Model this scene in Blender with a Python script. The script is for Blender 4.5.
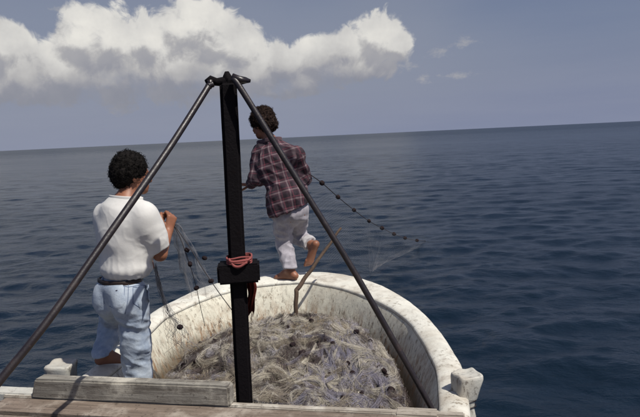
import bpy, bmesh, math, random
import numpy as np
from mathutils import Vector, Matrix, noise as mn
from mathutils.bvhtree import BVHTree
random.seed(7); RNG = np.random.default_rng(7)
SC = bpy.context.scene
for o in list(bpy.data.objects): bpy.data.objects.remove(o)
COL = SC.collection
R = math.radians

# ------------------------------------------------------------------ camera
CZ = 2.1                                   # eye height above the water
FPX = 640 * 35 / 36; ROLL = math.atan(30 / 640); PITCH = math.atan(72.4 / FPX)
cam_d = bpy.data.cameras.new('camera'); cam = bpy.data.objects.new('camera', cam_d); COL.objects.link(cam)
cam_d.sensor_width = 36; cam_d.lens = 35; cam_d.clip_start = 0.05; cam_d.clip_end = 80000
_c, _s = math.cos(ROLL), math.sin(ROLL)
_F = Vector((0, math.cos(PITCH), -math.sin(PITCH))); _R0 = Vector((1, 0, 0)); _U0 = Vector((0, math.sin(PITCH), math.cos(PITCH)))
_Rt = _R0 * _c - _U0 * _s; _Up = _U0 * _c + _R0 * _s
M_ = Matrix((_Rt, _Up, -_F)).transposed().to_4x4(); M_.translation = (0, 0, CZ)
cam.matrix_world = M_
SC.camera = cam

# ------------------------------------------------------------------ light
SUN_EL = R(58); SUN_AZ = R(129)            # compass direction the sun stands in (from +Y, clockwise): behind right of the viewer
to_sun = Vector((math.sin(SUN_AZ) * math.cos(SUN_EL), math.cos(SUN_AZ) * math.cos(SUN_EL), math.sin(SUN_EL)))
sl = bpy.data.lights.new('sun', 'SUN'); sun = bpy.data.objects.new('sun', sl); COL.objects.link(sun)
sl.energy = 4.3; sl.angle = R(0.55); sl.color = (1.0, 0.95, 0.86)
sun.rotation_euler = (-to_sun).to_track_quat('-Z', 'Y').to_euler()
SC.view_settings.view_transform = 'Standard'; SC.view_settings.look = 'None'
SC.view_settings.exposure = 0.0; SC.view_settings.gamma = 1.0
SC.render.engine = 'CYCLES'

def ray(px, py):
    """direction through a point of the photograph (640 x 417 px)"""
    x, y = px - 320, py - 208.5
    u = x * _c - y * _s; v = x * _s + y * _c
    return Vector((u, FPX * math.cos(PITCH) - v * math.sin(PITCH), -(FPX * math.sin(PITCH) + v * math.cos(PITCH))))
def P(px, py, Y):
    r = ray(px, py); return Vector((0, 0, CZ)) + r * (Y / r.y)
def azel(px, py):
    r = ray(px, py).normalized(); return math.atan2(r.x, r.y), math.asin(r.z)

# ------------------------------------------------------------------ node helpers
class NT:
    def __init__(s, tree): s.t = tree; s.n = tree.nodes; s.l = tree.links
    def new(s, kind, **kw):
        n = s.n.new(kind)
        for k, v in kw.items(): setattr(n, k, v)
        return n
    def put(s, sock, v):
        if v is None: return
        if hasattr(v, 'is_output') or isinstance(v, bpy.types.NodeSocket): s.l.new(v, sock)
        else: sock.default_value = v
    def math(s, op, a, b=None, c=None, clamp=False):
        n = s.new('ShaderNodeMath', operation=op); n.use_clamp = clamp
        s.put(n.inputs[0], a); s.put(n.inputs[1], b); s.put(n.inputs[2], c); return n.outputs[0]
    def vec(s, op, a, b=None, scale=None):
        n = s.new('ShaderNodeVectorMath', operation=op)
        s.put(n.inputs[0], a); s.put(n.inputs[1], b)
        if scale is not None: s.put(n.inputs['Scale'], scale)
        return n.outputs['Value'] if op in ('LENGTH', 'DOT_PRODUCT', 'DISTANCE') else n.outputs['Vector']
    def noise(s, v, scale, detail=4, rough=.55, dist=0.0, out='Fac', lac=2.0, dims='3D'):
        n = s.new('ShaderNodeTexNoise'); n.noise_dimensions = dims; s.put(n.inputs['Vector'], v)
        n.inputs['Scale'].default_value = scale; n.inputs['Detail'].default_value = detail
        n.inputs['Roughness'].default_value = rough; n.inputs['Distortion'].default_value = dist
        n.inputs['Lacunarity'].default_value = lac
        return n.outputs[out]
    def ramp(s, f, pts, interp='LINEAR'):
        n = s.new('ShaderNodeValToRGB'); s.put(n.inputs[0], f); cr = n.color_ramp; cr.interpolation = interp
        while len(cr.elements) < len(pts): cr.elements.new(0.5)
        for e, (p, c) in zip(cr.elements, pts):
            e.position = p; e.color = (c, c, c, 1) if isinstance(c, (int, float)) else (*c[:3], 1)
        return n.outputs[0]
    def maprange(s, f, a, b, c=0.0, d=1.0, smooth=True):
        n = s.new('ShaderNodeMapRange'); n.interpolation_type = 'SMOOTHSTEP' if smooth else 'LINEAR'
        s.put(n.inputs[0], f); s.put(n.inputs[1], a); s.put(n.inputs[2], b); s.put(n.inputs[3], c); s.put(n.inputs[4], d)
        return n.outputs[0]
    def mix(s, f, a, b, mode='MIX'):
        n = s.new('ShaderNodeMix', data_type='RGBA', blend_type=mode)
        s.put(n.inputs[0], f)
        for i, v in ((6, a), (7, b)):
            if isinstance(v, tuple): v = (*v[:3], 1)
            s.put(n.inputs[i], v)
        return n.outputs[2]
    def scalev(s, v, xyz):
        return s.vec('MULTIPLY', v, xyz)
    def bump(s, h, strength=.5, dist=.01, normal=None):
        n = s.new('ShaderNodeBump'); s.put(n.inputs['Height'], h); s.put(n.inputs['Strength'], strength); n.inputs['Distance'].default_value = dist
        if normal is not None: s.put(n.inputs['Normal'], normal)
        return n.outputs[0]

def material(name, build=None, color=(.5, .5, .5), rough=.6, metal=0.0, spec=.5):
    m = bpy.data.materials.new(name); m.use_nodes = True
    t = NT(m.node_tree); b = m.node_tree.nodes['Principled BSDF']
    b.inputs['Base Color'].default_value = (*color, 1); b.inputs['Roughness'].default_value = rough
    b.inputs['Metallic'].default_value = metal; b.inputs['Specular IOR Level'].default_value = spec
    if build: build(t, b)
    return m
def coords(t, kind='Object'):
    return t.new('ShaderNodeTexCoord').outputs[kind]
def attr(t, name, out='Vector'):
    n = t.new('ShaderNodeAttribute'); n.attribute_name = name; return n.outputs[out]

# ------------------------------------------------------------------ world: sky with cumulus
def build_world():
    w = bpy.data.worlds.new('World'); SC.world = w; w.use_nodes = True
    t = NT(w.node_tree); w.node_tree.nodes.clear()
    out = t.new('ShaderNodeOutputWorld'); bg = t.new('ShaderNodeBackground')
    t.l.new(bg.outputs[0], out.inputs[0])
    sky = t.new('ShaderNodeTexSky'); sky.sky_type = 'NISHITA'; sky.sun_disc = False
    sky.sun_elevation = SUN_EL; sky.sun_rotation = SUN_AZ
    sky.air_density = 1.0; sky.dust_density = 2.2; sky.ozone_density = 2.5; sky.altitude = 0
    g = t.new('ShaderNodeTexCoord').outputs['Generated']
    d = t.vec('NORMALIZE', g)
    sx = t.new('ShaderNodeSeparateXYZ'); t.l.new(d, sx.inputs[0]); x, y, z = sx.outputs
    az = t.math('ARCTAN2', x, y); el = t.math('ARCSINE', z)
    # clouds live on the direction sphere; ae = (azimuth, elevation, 0)
    cb = t.new('ShaderNodeCombineXYZ'); t.l.new(az, cb.inputs[0]); t.l.new(el, cb.inputs[1]); ae = cb.outputs[0]
    blobs = [  # px, py, half width px, half height px: lobes of the cumulus bank
        (-35, 52, 46, 38), (4, 46, 28, 24), (22, 74, 30, 22), (84, 42, 32, 27), (112, 40, 34, 28), (60, 72, 36, 28),
        (150, 42, 36, 28), (182, 34, 32, 30), (214, 36, 34, 30), (240, 48, 26, 26), (110, 76, 60, 26), (185, 74, 62, 28),
        (-20, 88, 60, 16), (250, 72, 40, 24),
        (285, 66, 30, 20), (318, 58, 34, 22), (350, 50, 30, 20), (378, 38, 24, 23), (395, 42, 18, 17), (345, 68, 42, 15), (290, 84, 55, 13),
        (-110, 50, 60, 40), (-180, 60, 60, 30), (-260, 40, 70, 40)]
    wisps = [(466, 42, 11, 7), (440, 52, 14, 6), (424, 79, 11, 5), (456, 75, 18, 4), (66, 9, 13, 5), (405, 66, 12, 5)]
    def field(vec, lst, k):
        acc = None
        for (px, py, wx, wy) in lst:
            a, e = azel(px, py); s = FPX
            v = t.vec('SUBTRACT', vec, (a, e, 0)); v = t.vec('MULTIPLY', v, (s / wx, s / wy, 0))
            dd = t.vec('LENGTH', v)
            acc = dd if acc is None else t.math('SMOOTH_MIN', acc, dd, k)
        return acc
    def billow(vec):
        # rounded cauliflower relief from inverted cell distances, warped
        wv = t.noise(vec, 9, 3, .6, out='Color', dims='2D'); wv = t.vec('SCALE', t.vec('SUBTRACT', wv, (.5, .5, .5)), scale=.07)
        p = t.vec('ADD', vec, wv); tot = None
        for sc_, am in ((12, .46), (26, .28), (56, .16), (120, .09)):
            n = t.new('ShaderNodeTexVoronoi', feature='SMOOTH_F1', voronoi_dimensions='2D'); t.l.new(p, n.inputs['Vector']); n.inputs['Scale'].default_value = sc_
            n.inputs['Smoothness'].default_value = .35
            h = t.math('MULTIPLY', n.outputs['Distance'], -am)
            tot = h if tot is None else t.math('ADD', tot, h)
        f = t.noise(p, 30, 9, .66, dims='2D')
        return t.math('ADD', tot, t.math('MULTIPLY', t.math('SUBTRACT', f, .5), .80))
    def height(vec):
        b_ = billow(vec); f = field(vec, blobs, .28)
        return t.math('ADD', t.math('SUBTRACT', 1.52, f), b_)
    h0 = height(ae)
    lv = (.0090, .0240, 0)
    h1 = height(t.vec('ADD', ae, lv))
    rel = t.math('SUBTRACT', h0, h1)
    # turned towards the light -> bright; shaded flank and flat base -> grey
    lit = t.maprange(rel, -.34, .36)
    _, e_base = azel(200, 104); _, e_top = azel(200, 40)
    base = t.maprange(el, e_base, e_top)
    base2 = t.math('ADD', t.math('MULTIPLY', base, .80), t.math('MULTIPLY', t.math('SUBTRACT', t.noise(ae, 15, 4, .55, dims='2D'), .5), .9), clamp=True)
    br = t.math('MULTIPLY', t.math('ADD', t.math('MULTIPLY', lit, .58), .42), t.math('ADD', t.math('MULTIPLY', base2, .80), .20), clamp=True)
    ccol = t.ramp(br, [(0.0, (.23, .245, .30)), (.22, (.31, .315, .355)), (.48, (.45, .445, .45)), (.75, (.64, .63, .61)), (1.0, (.80, .78, .73))])
    aw = t.maprange(t.noise(ae, 16, 5, .6, dims='2D'), .3, .7, .0, .10)
    alpha = t.maprange(h0, -.08, .22)
    # the base of the bank dissolves into haze
    fade = t.maprange(t.math('ADD', el, aw), azel(200, 118)[1] + .02, azel(200, 92)[1] + .045)
    alpha = t.math('MULTIPLY', alpha, t.math('ADD', t.math('MULTIPLY', fade, .85), .15))
    # thin wisps
    wn = t.noise(t.scalev(ae, (1, 1.9, 1)), 55, 6, .65, dims='2D')
    wf = field(ae, wisps, .2)
    wa = t.maprange(t.math('ADD', t.math('SUBTRACT', 1.15, wf), t.math('MULTIPLY', t.math('SUBTRACT', wn, .5), 3.4)), .1, 1.7, 0, .55)
    # generic broken cumulus elsewhere round the horizon
    gn = t.math('ADD', t.noise(t.scalev(d, (1, 1, 2.2)), 3.1, 8, .6), 0.0)
    ga = t.math('MULTIPLY', t.maprange(gn, .56, .70), t.maprange(t.math('ABSOLUTE', az), .95, 1.5))
    ga = t.math('MULTIPLY', ga, t.maprange(el, .04, .14))
    # haze layer: grey veil thickening towards the horizon
    skyc = t.vec('SCALE', sky.outputs[0], scale=SKY_GAIN)
    hz = t.ramp(el, [(0.0, .96), (.05, .90), (.14, .62), (.27, .28), (1.0, .05)])
    low = t.noise(t.scalev(ae, (1.2, 9, 1)), 3.0, 5, .55, dims='2D')
    veil = t.mix(low, (.220, .250, .325), (.265, .290, .350))
    col = t.mix(hz, skyc, veil)
    bluer = t.mix(.55, col, (.90, .93, 1.18), 'MULTIPLY')
    # soft greyish veil under and right of the bank
    col = t.mix(ga, bluer, (.42, .42, .43))
    fsoft = field(ae, blobs, .6)
    col = t.mix(t.maprange(fsoft, 1.0, 5.5, .34, 0), col, (.33, .345, .39))
    col = t.mix(wa, col, (.44, .43, .43))
    col = t.mix(alpha, col, ccol)
    # below the horizon (hidden by the sea)
    dn = t.maprange(el, -.02, -.005, smooth=False)
    col = t.mix(dn, (.03, .04, .06), col)
    t.l.new(col, bg.inputs[0])
    bg.inputs[1].default_value = 0.10
    sc10 = t.vec('SCALE', col, scale=10.0)
    t.l.new(sc10, bg.inputs[0])
SKY_GAIN = 0.055
build_world()

# ------------------------------------------------------------------ object helpers
def link(name, me, mat=None, parent=None, smooth=False):
    o = bpy.data.objects.new(name, me); COL.objects.link(o)
    if mat:
        if len(me.materials) == 0: me.materials.append(mat)
    if parent is not None: o.parent = parent
    if smooth: me.shade_smooth()
    return o
def empty(name, loc=(0, 0, 0), rz=0.0):
    o = bpy.data.objects.new(name, None); COL.objects.link(o); o.location = loc; o.rotation_euler = (0, 0, rz)
    o.empty_display_size = .1; return o
def tag(o, label=None, cat=None, group=None, kind=None):
    for k, v in (('label', label), ('category', cat), ('group', group), ('kind', kind)):
        if v: o[k] = v
    return o
def mesh_np(name, V, Fc):
    """numpy verts (n,3) and faces (m,3|4) -> mesh"""
    V = np.asarray(V, np.float32); Fc = np.asarray(Fc, np.int32); me = bpy.data.meshes.new(name)
    me.vertices.add(len(V)); me.vertices.foreach_set('co', V.ravel())
    k = Fc.shape[1]; me.loops.add(Fc.size); me.loops.foreach_set('vertex_index', Fc.ravel())
    me.polygons.add(len(Fc)); me.polygons.foreach_set('loop_start', np.arange(0, Fc.size, k, dtype=np.int32))
    me.update(calc_edges=True); me.validate(); return me
def local(parent, v):
    """world point -> coordinates of a parent empty (location + z rotation)"""
    return v
def bm_mesh(name, bm):
    me = bpy.data.meshes.new(name); bm.normal_update(); bm.to_mesh(me); bm.free(); return me

class Tubes:
    """many polyline tubes gathered into one mesh"""
    def __init__(s): s.V = []; s.F = []; s.n = 0
    def add(s, pts, r, sides=3, closed_ends=True):
        pts = np.asarray(pts, float); n = len(pts)
        if n < 2: return
        T = np.gradient(pts, axis=0); T /= (np.linalg.norm(T, axis=1, keepdims=True) + 1e-9)
        up = np.array([0, 0, 1.0]) if abs(T[0, 2]) < .9 else np.array([1.0, 0, 0])
        A = np.cross(T, up); bad = np.linalg.norm(A, axis=1) < 1e-3
        A[bad] = np.cross(T[bad], [1.0, .3, 0]); A /= (np.linalg.norm(A, axis=1, keepdims=True) + 1e-9)
        B = np.cross(T, A); r = np.broadcast_to(np.asarray(r, float), (n,))
        an = np.arange(sides) * 2 * math.pi / sides
        ring = pts[:, None, :] + r[:, None, None] * (np.cos(an)[None, :, None] * A[:, None, :] + np.sin(an)[None, :, None] * B[:, None, :])
        s.V.append(ring.reshape(-1, 3))
        i = np.arange(n - 1)[:, None] * sides; j = np.arange(sides)[None, :]; j2 = (j + 1) % sides
        f = np.stack([i + j, i + j2, i + sides + j2, i + sides + j], -1).reshape(-1, 4) + s.n
        s.F.append(f)
        if closed_ends and sides > 3:
            c0 = s.n + n * sides
            s.V.append(np.array([pts[0], pts[-1]]))
            jj = np.arange(sides); k2 = (jj + 1) % sides
            s.F.append(np.stack([s.n + k2, s.n + jj, np.full(sides, c0), np.full(sides, c0)], -1)[:, [0, 1, 2, 2]])
            e = s.n + (n - 1) * sides
            s.F.append(np.stack([e + jj, e + k2, np.full(sides, c0 + 1), np.full(sides, c0 + 1)], -1)[:, [0, 1, 2, 2]])
            s.n += 2
        s.n += n * sides
    def mesh(s, name):
        V = np.concatenate(s.V); Fq = np.concatenate(s.F); me = bpy.data.meshes.new(name)
        tri = Fq[:, 2] == Fq[:, 3]
        cnt = np.where(tri, 3, 4); flat = np.concatenate([f[:c] for f, c in zip(Fq, cnt)]) if tri.any() else Fq.ravel()
        me.vertices.add(len(V)); me.vertices.foreach_set('co', V.astype(np.float32).ravel())
        me.loops.add(len(flat)); me.loops.foreach_set('vertex_index', flat.astype(np.int32))
        st = np.concatenate([[0], np.cumsum(cnt)[:-1]]).astype(np.int32)
        me.polygons.add(len(cnt)); me.polygons.foreach_set('loop_start', st)
        me.update(calc_edges=True); return me

def spline(pts, n):
    """Catmull-Rom through points, n samples"""
    P_ = np.array([list(p) for p in pts], float); m = len(P_)
    ext = np.vstack([2 * P_[0] - P_[1], P_, 2 * P_[-1] - P_[-2]])
    tt = np.linspace(0, m - 1, n); out = []
    for t_ in tt:
        i = min(int(t_), m - 2); f = t_ - i; a, b, c, d = ext[i], ext[i + 1], ext[i + 2], ext[i + 3]
        out.append(.5 * ((2 * b) + (-a + c) * f + (2 * a - 5 * b + 4 * c - d) * f * f + (-a + 3 * b - 3 * c + d) * f ** 3))
    return np.array(out)

def box_bm(size, bevel=.006, seg=2, cuts=0, wob=0.0, seed=0):
    bm = bmesh.new(); bmesh.ops.create_cube(bm, size=1)
    bmesh.ops.scale(bm, vec=size, verts=bm.verts)
    if cuts:
        L = max(range(3), key=lambda i: size[i])
        ed = [e for e in bm.edges if abs((e.verts[0].co - e.verts[1].co)[L]) > size[L] * .9]
        bmesh.ops.subdivide_edges(bm, edges=ed, cuts=cuts)
    if bevel:
        es = [e for e in bm.edges if len(e.link_faces) == 2 and e.calc_face_angle(0) > .5]
        bmesh.ops.bevel(bm, geom=es, offset=bevel, segments=seg, affect='EDGES')
    if wob:
        for v in bm.verts:
            v.co += mn.noise_vector(v.co * 6 + Vector((seed * 3.1, 0, 0))) * wob
    return bm
def place(bm, M): bmesh.ops.transform(bm, matrix=M, verts=bm.verts); return bm

# ------------------------------------------------------------------ signed distance bodies
class SDF:
    def __init__(s, lo, hi, h):
        s.lo = np.array(lo, float); s.h = h
        n = np.ceil((np.array(hi, float) - s.lo) / h).astype(int) + 1
        s.f = np.full(n, .5, np.float32); s.n = n
    def region(s, lo, hi):
        a = np.clip(np.floor((np.array(lo) - s.lo) / s.h).astype(int), 0, s.n - 1)
        b = np.clip(np.ceil((np.array(hi) - s.lo) / s.h).astype(int) + 1, 1, s.n)
        sl_ = tuple(slice(a[i], b[i]) for i in range(3))
        g = [s.lo[i] + s.h * np.arange(a[i], b[i]) for i in range(3)]
        X, Y, Z = np.meshgrid(*g, indexing='ij', sparse=True)
        return sl_, X, Y, Z
    def comb(s, sl_, d, k, op='add'):
        f = s.f[sl_]; d = d.astype(np.float32)
        if op == 'add':
            if k > 0:
                hh = np.maximum(k - np.abs(f - d), 0) / k; s.f[sl_] = np.minimum(f, d) - hh * hh * k * .25
            else: s.f[sl_] = np.minimum(f, d)
        else:
            d = -d
            if k > 0:
                hh = np.maximum(k - np.abs(f - d), 0) / k; s.f[sl_] = np.maximum(f, d) + hh * hh * k * .25
            else: s.f[sl_] = np.maximum(f, d)
    def cone(s, a, b, ra, rb, k=.02, op='add'):
        a = np.array(a, float); b = np.array(b, float); m = max(ra, rb) + k + .03
        sl_, X, Y, Z = s.region(np.minimum(a, b) - m, np.maximum(a, b) + m)
        ab = b - a; L2 = max(ab @ ab, 1e-9)
        t_ = np.clip(((X - a[0]) * ab[0] + (Y - a[1]) * ab[1] + (Z - a[2]) * ab[2]) / L2, 0, 1)
        dx = X - a[0] - t_ * ab[0]; dy = Y - a[1] - t_ * ab[1]; dz = Z - a[2] - t_ * ab[2]
        d = np.sqrt(dx * dx + dy * dy + dz * dz) - (ra + (rb - ra) * t_)
        s.comb(sl_, d, k, op)
    def ell(s, c, r, rot=None, k=.03, op='add'):
        c = np.array(c, float); r = np.array(r, float); m = r.max() + k + .03
        sl_, X, Y, Z = s.region(c - m, c + m); x, y, z = X - c[0], Y - c[1], Z - c[2]
        if rot is not None:
            q = np.array(rot.to_3x3().transposed())
            x, y, z = (q[0, 0] * x + q[0, 1] * y + q[0, 2] * z, q[1, 0] * x + q[1, 1] * y + q[1, 2] * z, q[2, 0] * x + q[2, 1] * y + q[2, 2] * z)
        k0 = np.sqrt((x / r[0]) ** 2 + (y / r[1]) ** 2 + (z / r[2]) ** 2); k1 = np.sqrt((x / r[0] ** 2) ** 2 + (y / r[1] ** 2) ** 2 + (z / r[2] ** 2) ** 2) + 1e-9
        s.comb(sl_, k0 * (k0 - 1) / k1, k, op)
    def plane(s, p, n, k=.008):
        """keep the side the normal points away from"""
        n = np.array(n, float); n /= np.linalg.norm(n); p = np.array(p)
        sl_, X, Y, Z = s.region(s.lo, s.lo + s.n * s.h)
        d = (X - p[0]) * n[0] + (Y - p[1]) * n[1] + (Z - p[2]) * n[2]
        s.comb(sl_, np.broadcast_to(-d, s.f.shape), k, 'sub')
    def slab_cut(s, p, n, rad, k=.005):
        """cut away what lies beyond the plane, only within rad of p"""
        n = np.array(n, float); n /= np.linalg.norm(n); p = np.array(p, float)
        sl_, X, Y, Z = s.region(p - rad, p + rad)
        x, y, z = X - p[0], Y - p[1], Z - p[2]
        d = x * n[0] + y * n[1] + z * n[2]
        rr = np.sqrt(x * x + y * y + z * z) - rad * .93
        s.comb(sl_, np.maximum(-d, rr), k, 'sub')
    def mesh(s, name):
        f = s.f; neg = f < 0
        cnt = sum(neg[i:neg.shape[0] - 1 + i, j:neg.shape[1] - 1 + j, k:neg.shape[2] - 1 + k].astype(np.int8) for i in (0, 1) for j in (0, 1) for k in (0, 1))
        act = (cnt > 0) & (cnt < 8); I = np.argwhere(act)
        idx = np.full(act.shape, -1, np.int32); idx[act] = np.arange(len(I))
        cor = [(i, j, k) for i in (0, 1) for j in (0, 1) for k in (0, 1)]
        val = np.stack([f[I[:, 0] + c[0], I[:, 1] + c[1], I[:, 2] + c[2]] for c in cor], 1)
        acc = np.zeros((len(I), 3)); num = np.zeros(len(I))
        for a in range(8):
            for b in range(a + 1, 8):
                ca, cb = np.array(cor[a]), np.array(cor[b])
                if np.abs(ca - cb).sum() != 1: continue
                va, vb = val[:, a], val[:, b]; m = (va < 0) != (vb < 0)
                tt = np.where(m, va / np.where(m, va - vb, 1), 0)
                acc += m[:, None] * (ca[None] + tt[:, None] * (cb - ca)[None]); num += m
        V = s.lo + s.h * (I + acc / num[:, None])
        quads = []
        for ax in range(3):
            b1, b2 = [(1, 2), (2, 0), (0, 1)][ax]
            sA = [slice(None)] * 3; sB = [slice(None)] * 3; sA[ax] = slice(0, -1); sB[ax] = slice(1, None)
            ch = neg[tuple(sA)] != neg[tuple(sB)]; E_ = np.argwhere(ch)
            ok = (E_[:, b1] > 0) & (E_[:, b2] > 0) & (E_[:, b1] < act.shape[b1]) & (E_[:, b2] < act.shape[b2]); E_ = E_[ok]
            flip = neg[tuple(sA)][E_[:, 0], E_[:, 1], E_[:, 2]]
            def at(o1, o2):
                q = E_.copy(); q[:, b1] += o1; q[:, b2] += o2; return idx[q[:, 0], q[:, 1], q[:, 2]]
            q = np.stack([at(-1, -1), at(0, -1), at(0, 0), at(-1, 0)], 1)
            q[~flip] = q[~flip][:, ::-1]; quads.append(q)
        Q = np.concatenate(quads); Q = Q[(Q >= 0).all(1)]
        return mesh_np(name, V, Q)

def get_co(me):
    a = np.empty(len(me.vertices) * 3, np.float32); me.vertices.foreach_get('co', a); return a.reshape(-1, 3)
def displace(me, fn):
    co = get_co(me); no = np.empty(len(co) * 3, np.float32); me.vertex_normals.foreach_get('vector', no); no = no.reshape(-1, 3)
    d = np.array([fn(Vector(c)) for c in co]); co2 = co + no * d[:, None].astype(np.float32)
    me.vertices.foreach_set('co', co2.astype(np.float32).ravel()); me.update()
def set_attr(me, name, data):
    a = me.attributes.new(name, 'FLOAT_VECTOR', 'POINT'); a.data.foreach_set('vector', np.asarray(data, np.float32).ravel())
def ridge(p, w=1.0):
    return max(0.0, 1 - abs(mn.noise(p)) * 2 * w)

# ------------------------------------------------------------------ sea
def mat_water():
    def b_(t, b):
        b.inputs['Base Color'].default_value = (.0045, .0120, .0225, 1)
        b.inputs['Roughness'].default_value = .20; b.inputs['IOR'].default_value = 1.33
        g = t.new('ShaderNodeNewGeometry').outputs['Position']
        rot = t.new('ShaderNodeVectorRotate'); rot.rotation_type = 'Z_AXIS'; t.l.new(g, rot.inputs['Vector']); rot.inputs['Angle'].default_value = R(14)
        p = rot.outputs[0]
        n1 = t.noise(t.scalev(p, (.85, 1.15, 1)), 2.2, 7, .62, .5)
        n2 = t.noise(t.scalev(p, (.9, 1.6, 1)), 8.5, 4, .6, .4)
        n3 = t.noise(t.scalev(p, (.8, 1.0, 1)), .45, 6, .62, .3)
        h = t.math('ADD', t.math('ADD', t.math('MULTIPLY', n1, .19), t.math('MULTIPLY', n2, .052)), t.math('MULTIPLY', n3, .12))
        patch = t.noise(t.scalev(p, (.5, 1.6, 1)), .05, 4, .6)
        paws = t.noise(t.scalev(p, (.55, 1.3, 1)), .006, 5, .65, .8)
        st = t.math('MULTIPLY', t.maprange(patch, .35, .65, .65, 1.0), t.maprange(paws, .38, .62, .55, 1.15))
        bp = t.bump(h, st, .42)
        t.l.new(bp, b.inputs['Normal'])
        # waves too small to resolve far out act as roughness
        t.l.new(t.maprange(t.vec('LENGTH', g), 15, 400, .20, .30), b.inputs['Roughness'])
    return material('sea_water', b_)
def make_sea():
    na_in, nr = 900, 720
    az = np.concatenate([np.linspace(-R(38), R(38), na_in), np.linspace(R(38), R(360 - 38), 130)[1:-1]])
    r = np.concatenate([np.geomspace(.05, 2.4, 14)[:-1], np.geomspace(2.4, 220, nr), np.geomspace(220, 60000, 60)[1:]])
    A, Rr = np.meshgrid(az, r); X = Rr * np.sin(A); Y = Rr * np.cos(A)
    dr = np.gradient(r)[:, None] * np.ones_like(X); da = Rr * (R(76) / na_in)
    sp = np.maximum(dr, da)
    Z = np.zeros_like(X); rng = np.random.default_rng(11)
    main = R(-98)                                             # travel direction of the wind waves
    for i in range(110):
        lam = .20 * (7.0 / .20) ** (i / 109.0)
        th = main + rng.normal() * (.60 if lam < 3 else .45)
        amp = .0135 * lam ** .75 * (1.0 if lam < 1.3 else (1.2 / lam) ** 1.4) * rng.uniform(.5, 1.2)
        kx, ky = math.cos(th) * 2 * math.pi / lam, math.sin(th) * 2 * math.pi / lam
        ph = rng.uniform(0, 6.28)
        w = np.clip((lam / (sp + 1e-6) - 2.2) / 2, 0, 1) * np.clip(1.3 - Rr / 500, 0, 1)
        q = kx * X + ky * Y + ph + .7 * np.sin(.23 * (X * ky - Y * kx) / max(1, 2.0) + ph * 3)
        s_ = np.sin(q); Z += amp * w * (s_ + .22 * np.cos(2 * q)) * .23
    Z *= 1.0
    V = np.stack([X, Y, Z], -1).reshape(-1, 3); nr_, na = X.shape
    i = np.arange(nr_ - 1)[:, None] * na; j = np.arange(na)[None]; j2 = (j + 1) % na
    Fq = np.stack([i + j, i + na + j, i + na + j2, i + j2], -1).reshape(-1, 4)
    c = len(V); V = np.vstack([V, [[0, 0, 0]]])
    jj = np.arange(na); k2 = (jj + 1) % na
    me = mesh_np('sea', V, Fq)
    o = link('sea', me, mat_water(), smooth=True); tag(o, kind='structure')
make_sea()

# ------------------------------------------------------------------ boat frame
BO = Vector((-.47, 3.7, CZ)); BF = Vector((.206, .9786, 0)); BR = Vector((.9786, -.206, 0)); BYAW = math.atan2(BR.y, BR.x)
def W(lat, fwd, dz=0.0):
    """boat coordinates (lateral, forward, height relative to the eye) -> world"""
    return BO + BR * lat + BF * fwd + Vector((0, 0, dz))
MB = Matrix((( BR.x, BF.x, 0, 0), (BR.y, BF.y, 0, 0), (0, 0, 1, 0), (0, 0, 0, 1)))
def WM(lat, fwd, dz, rz=0.0):
    m = MB.copy(); m.translation = W(lat, fwd, dz); return m @ Matrix.Rotation(rz, 4, 'Z')
def capz(fwd): return -1.40 + .05 * max(0, fwd)

# ---- materials of the boat
def mat_paint(name, streaks=0.0, grime=.5, base=(.78, .765, .685), tint=(.30, .25, .18)):
    def b_(t, b):
        c = coords(t)
        big = t.noise(c, 2.2, 5, .6); mid = t.noise(c, 9, 6, .65); fine = t.noise(t.scalev(c, (1, 1, .55)), 30, 8, .74); ff = t.noise(c, 160, 3, .6)
        col = t.mix(t.maprange(mid, .35, .75), base, tuple(x * .80 for x in base))
        col = t.mix(t.math('MULTIPLY', t.maprange(big, .42, .70), grime), col, (.44, .38, .30))
        scuff = t.noise(t.scalev(c, (1, 1, .6)), 7.5, 8, .76, .4); col = t.mix(t.math('MULTIPLY', t.maprange(scuff, .51, .66), .75 * grime), col, (.31, .26, .21))
        # flaked spots showing old wood
        spots = t.math('MULTIPLY', t.maprange(fine, .555, .62), t.maprange(t.noise(c, 3.3, 4, .6), .40, .60, .02, 1))
        col = t.mix(t.math('MULTIPLY', spots, .85), col, tint)
        if streaks:
            sv = t.noise(t.scalev(c, (14, 14, 1.6)), 1.7, 6, .72, .25)
            sv2 = t.noise(t.scalev(c, (24, 24, 3.2)), 1.5, 6, .75)
            hgt = t.new('ShaderNodeSeparateXYZ'); t.l.new(c, hgt.inputs[0])
            low = t.math('ADD', t.maprange(hgt.outputs[2], CZ - 1.66, CZ - 1.40, 1.0, .12), t.math('MULTIPLY', t.math('SUBTRACT', big, .5), 1.2), clamp=True)
            st = t.math('MULTIPLY', t.maprange(sv, .45, .60), low); st2 = t.math('MULTIPLY', t.maprange(sv2, .555, .61), t.math('MULTIPLY', t.maprange(low, 0, 1, .55, .95), t.maprange(t.noise(c, 2.7, 4, .6), .36, .55, .10, 1)))
            col = t.mix(t.math('MULTIPLY', st, streaks), col, (.28, .17, .095))
            col = t.mix(st2, col, (.075, .05, .035))
            col = t.mix(t.math('MULTIPLY', t.maprange(t.math('ADD', hgt.outputs[2], t.math('MULTIPLY', t.math('SUBTRACT', sv, .5), .35)), CZ - 1.56, CZ - 1.70), .85), col, (.10, .07, .04))
        t.l.new(col, b.inputs['Base Color']); b.inputs['Roughness'].default_value = .62
        h = t.math('ADD', t.math('ADD', mid, t.math('MULTIPLY', fine, .5)), t.math('MULTIPLY', spots, -.5))
        h = t.math('ADD', h, t.math('MULTIPLY', ff, .15))
        t.l.new(t.bump(h, .55, .012), b.inputs['Normal'])
    return material(name, b_)
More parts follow.
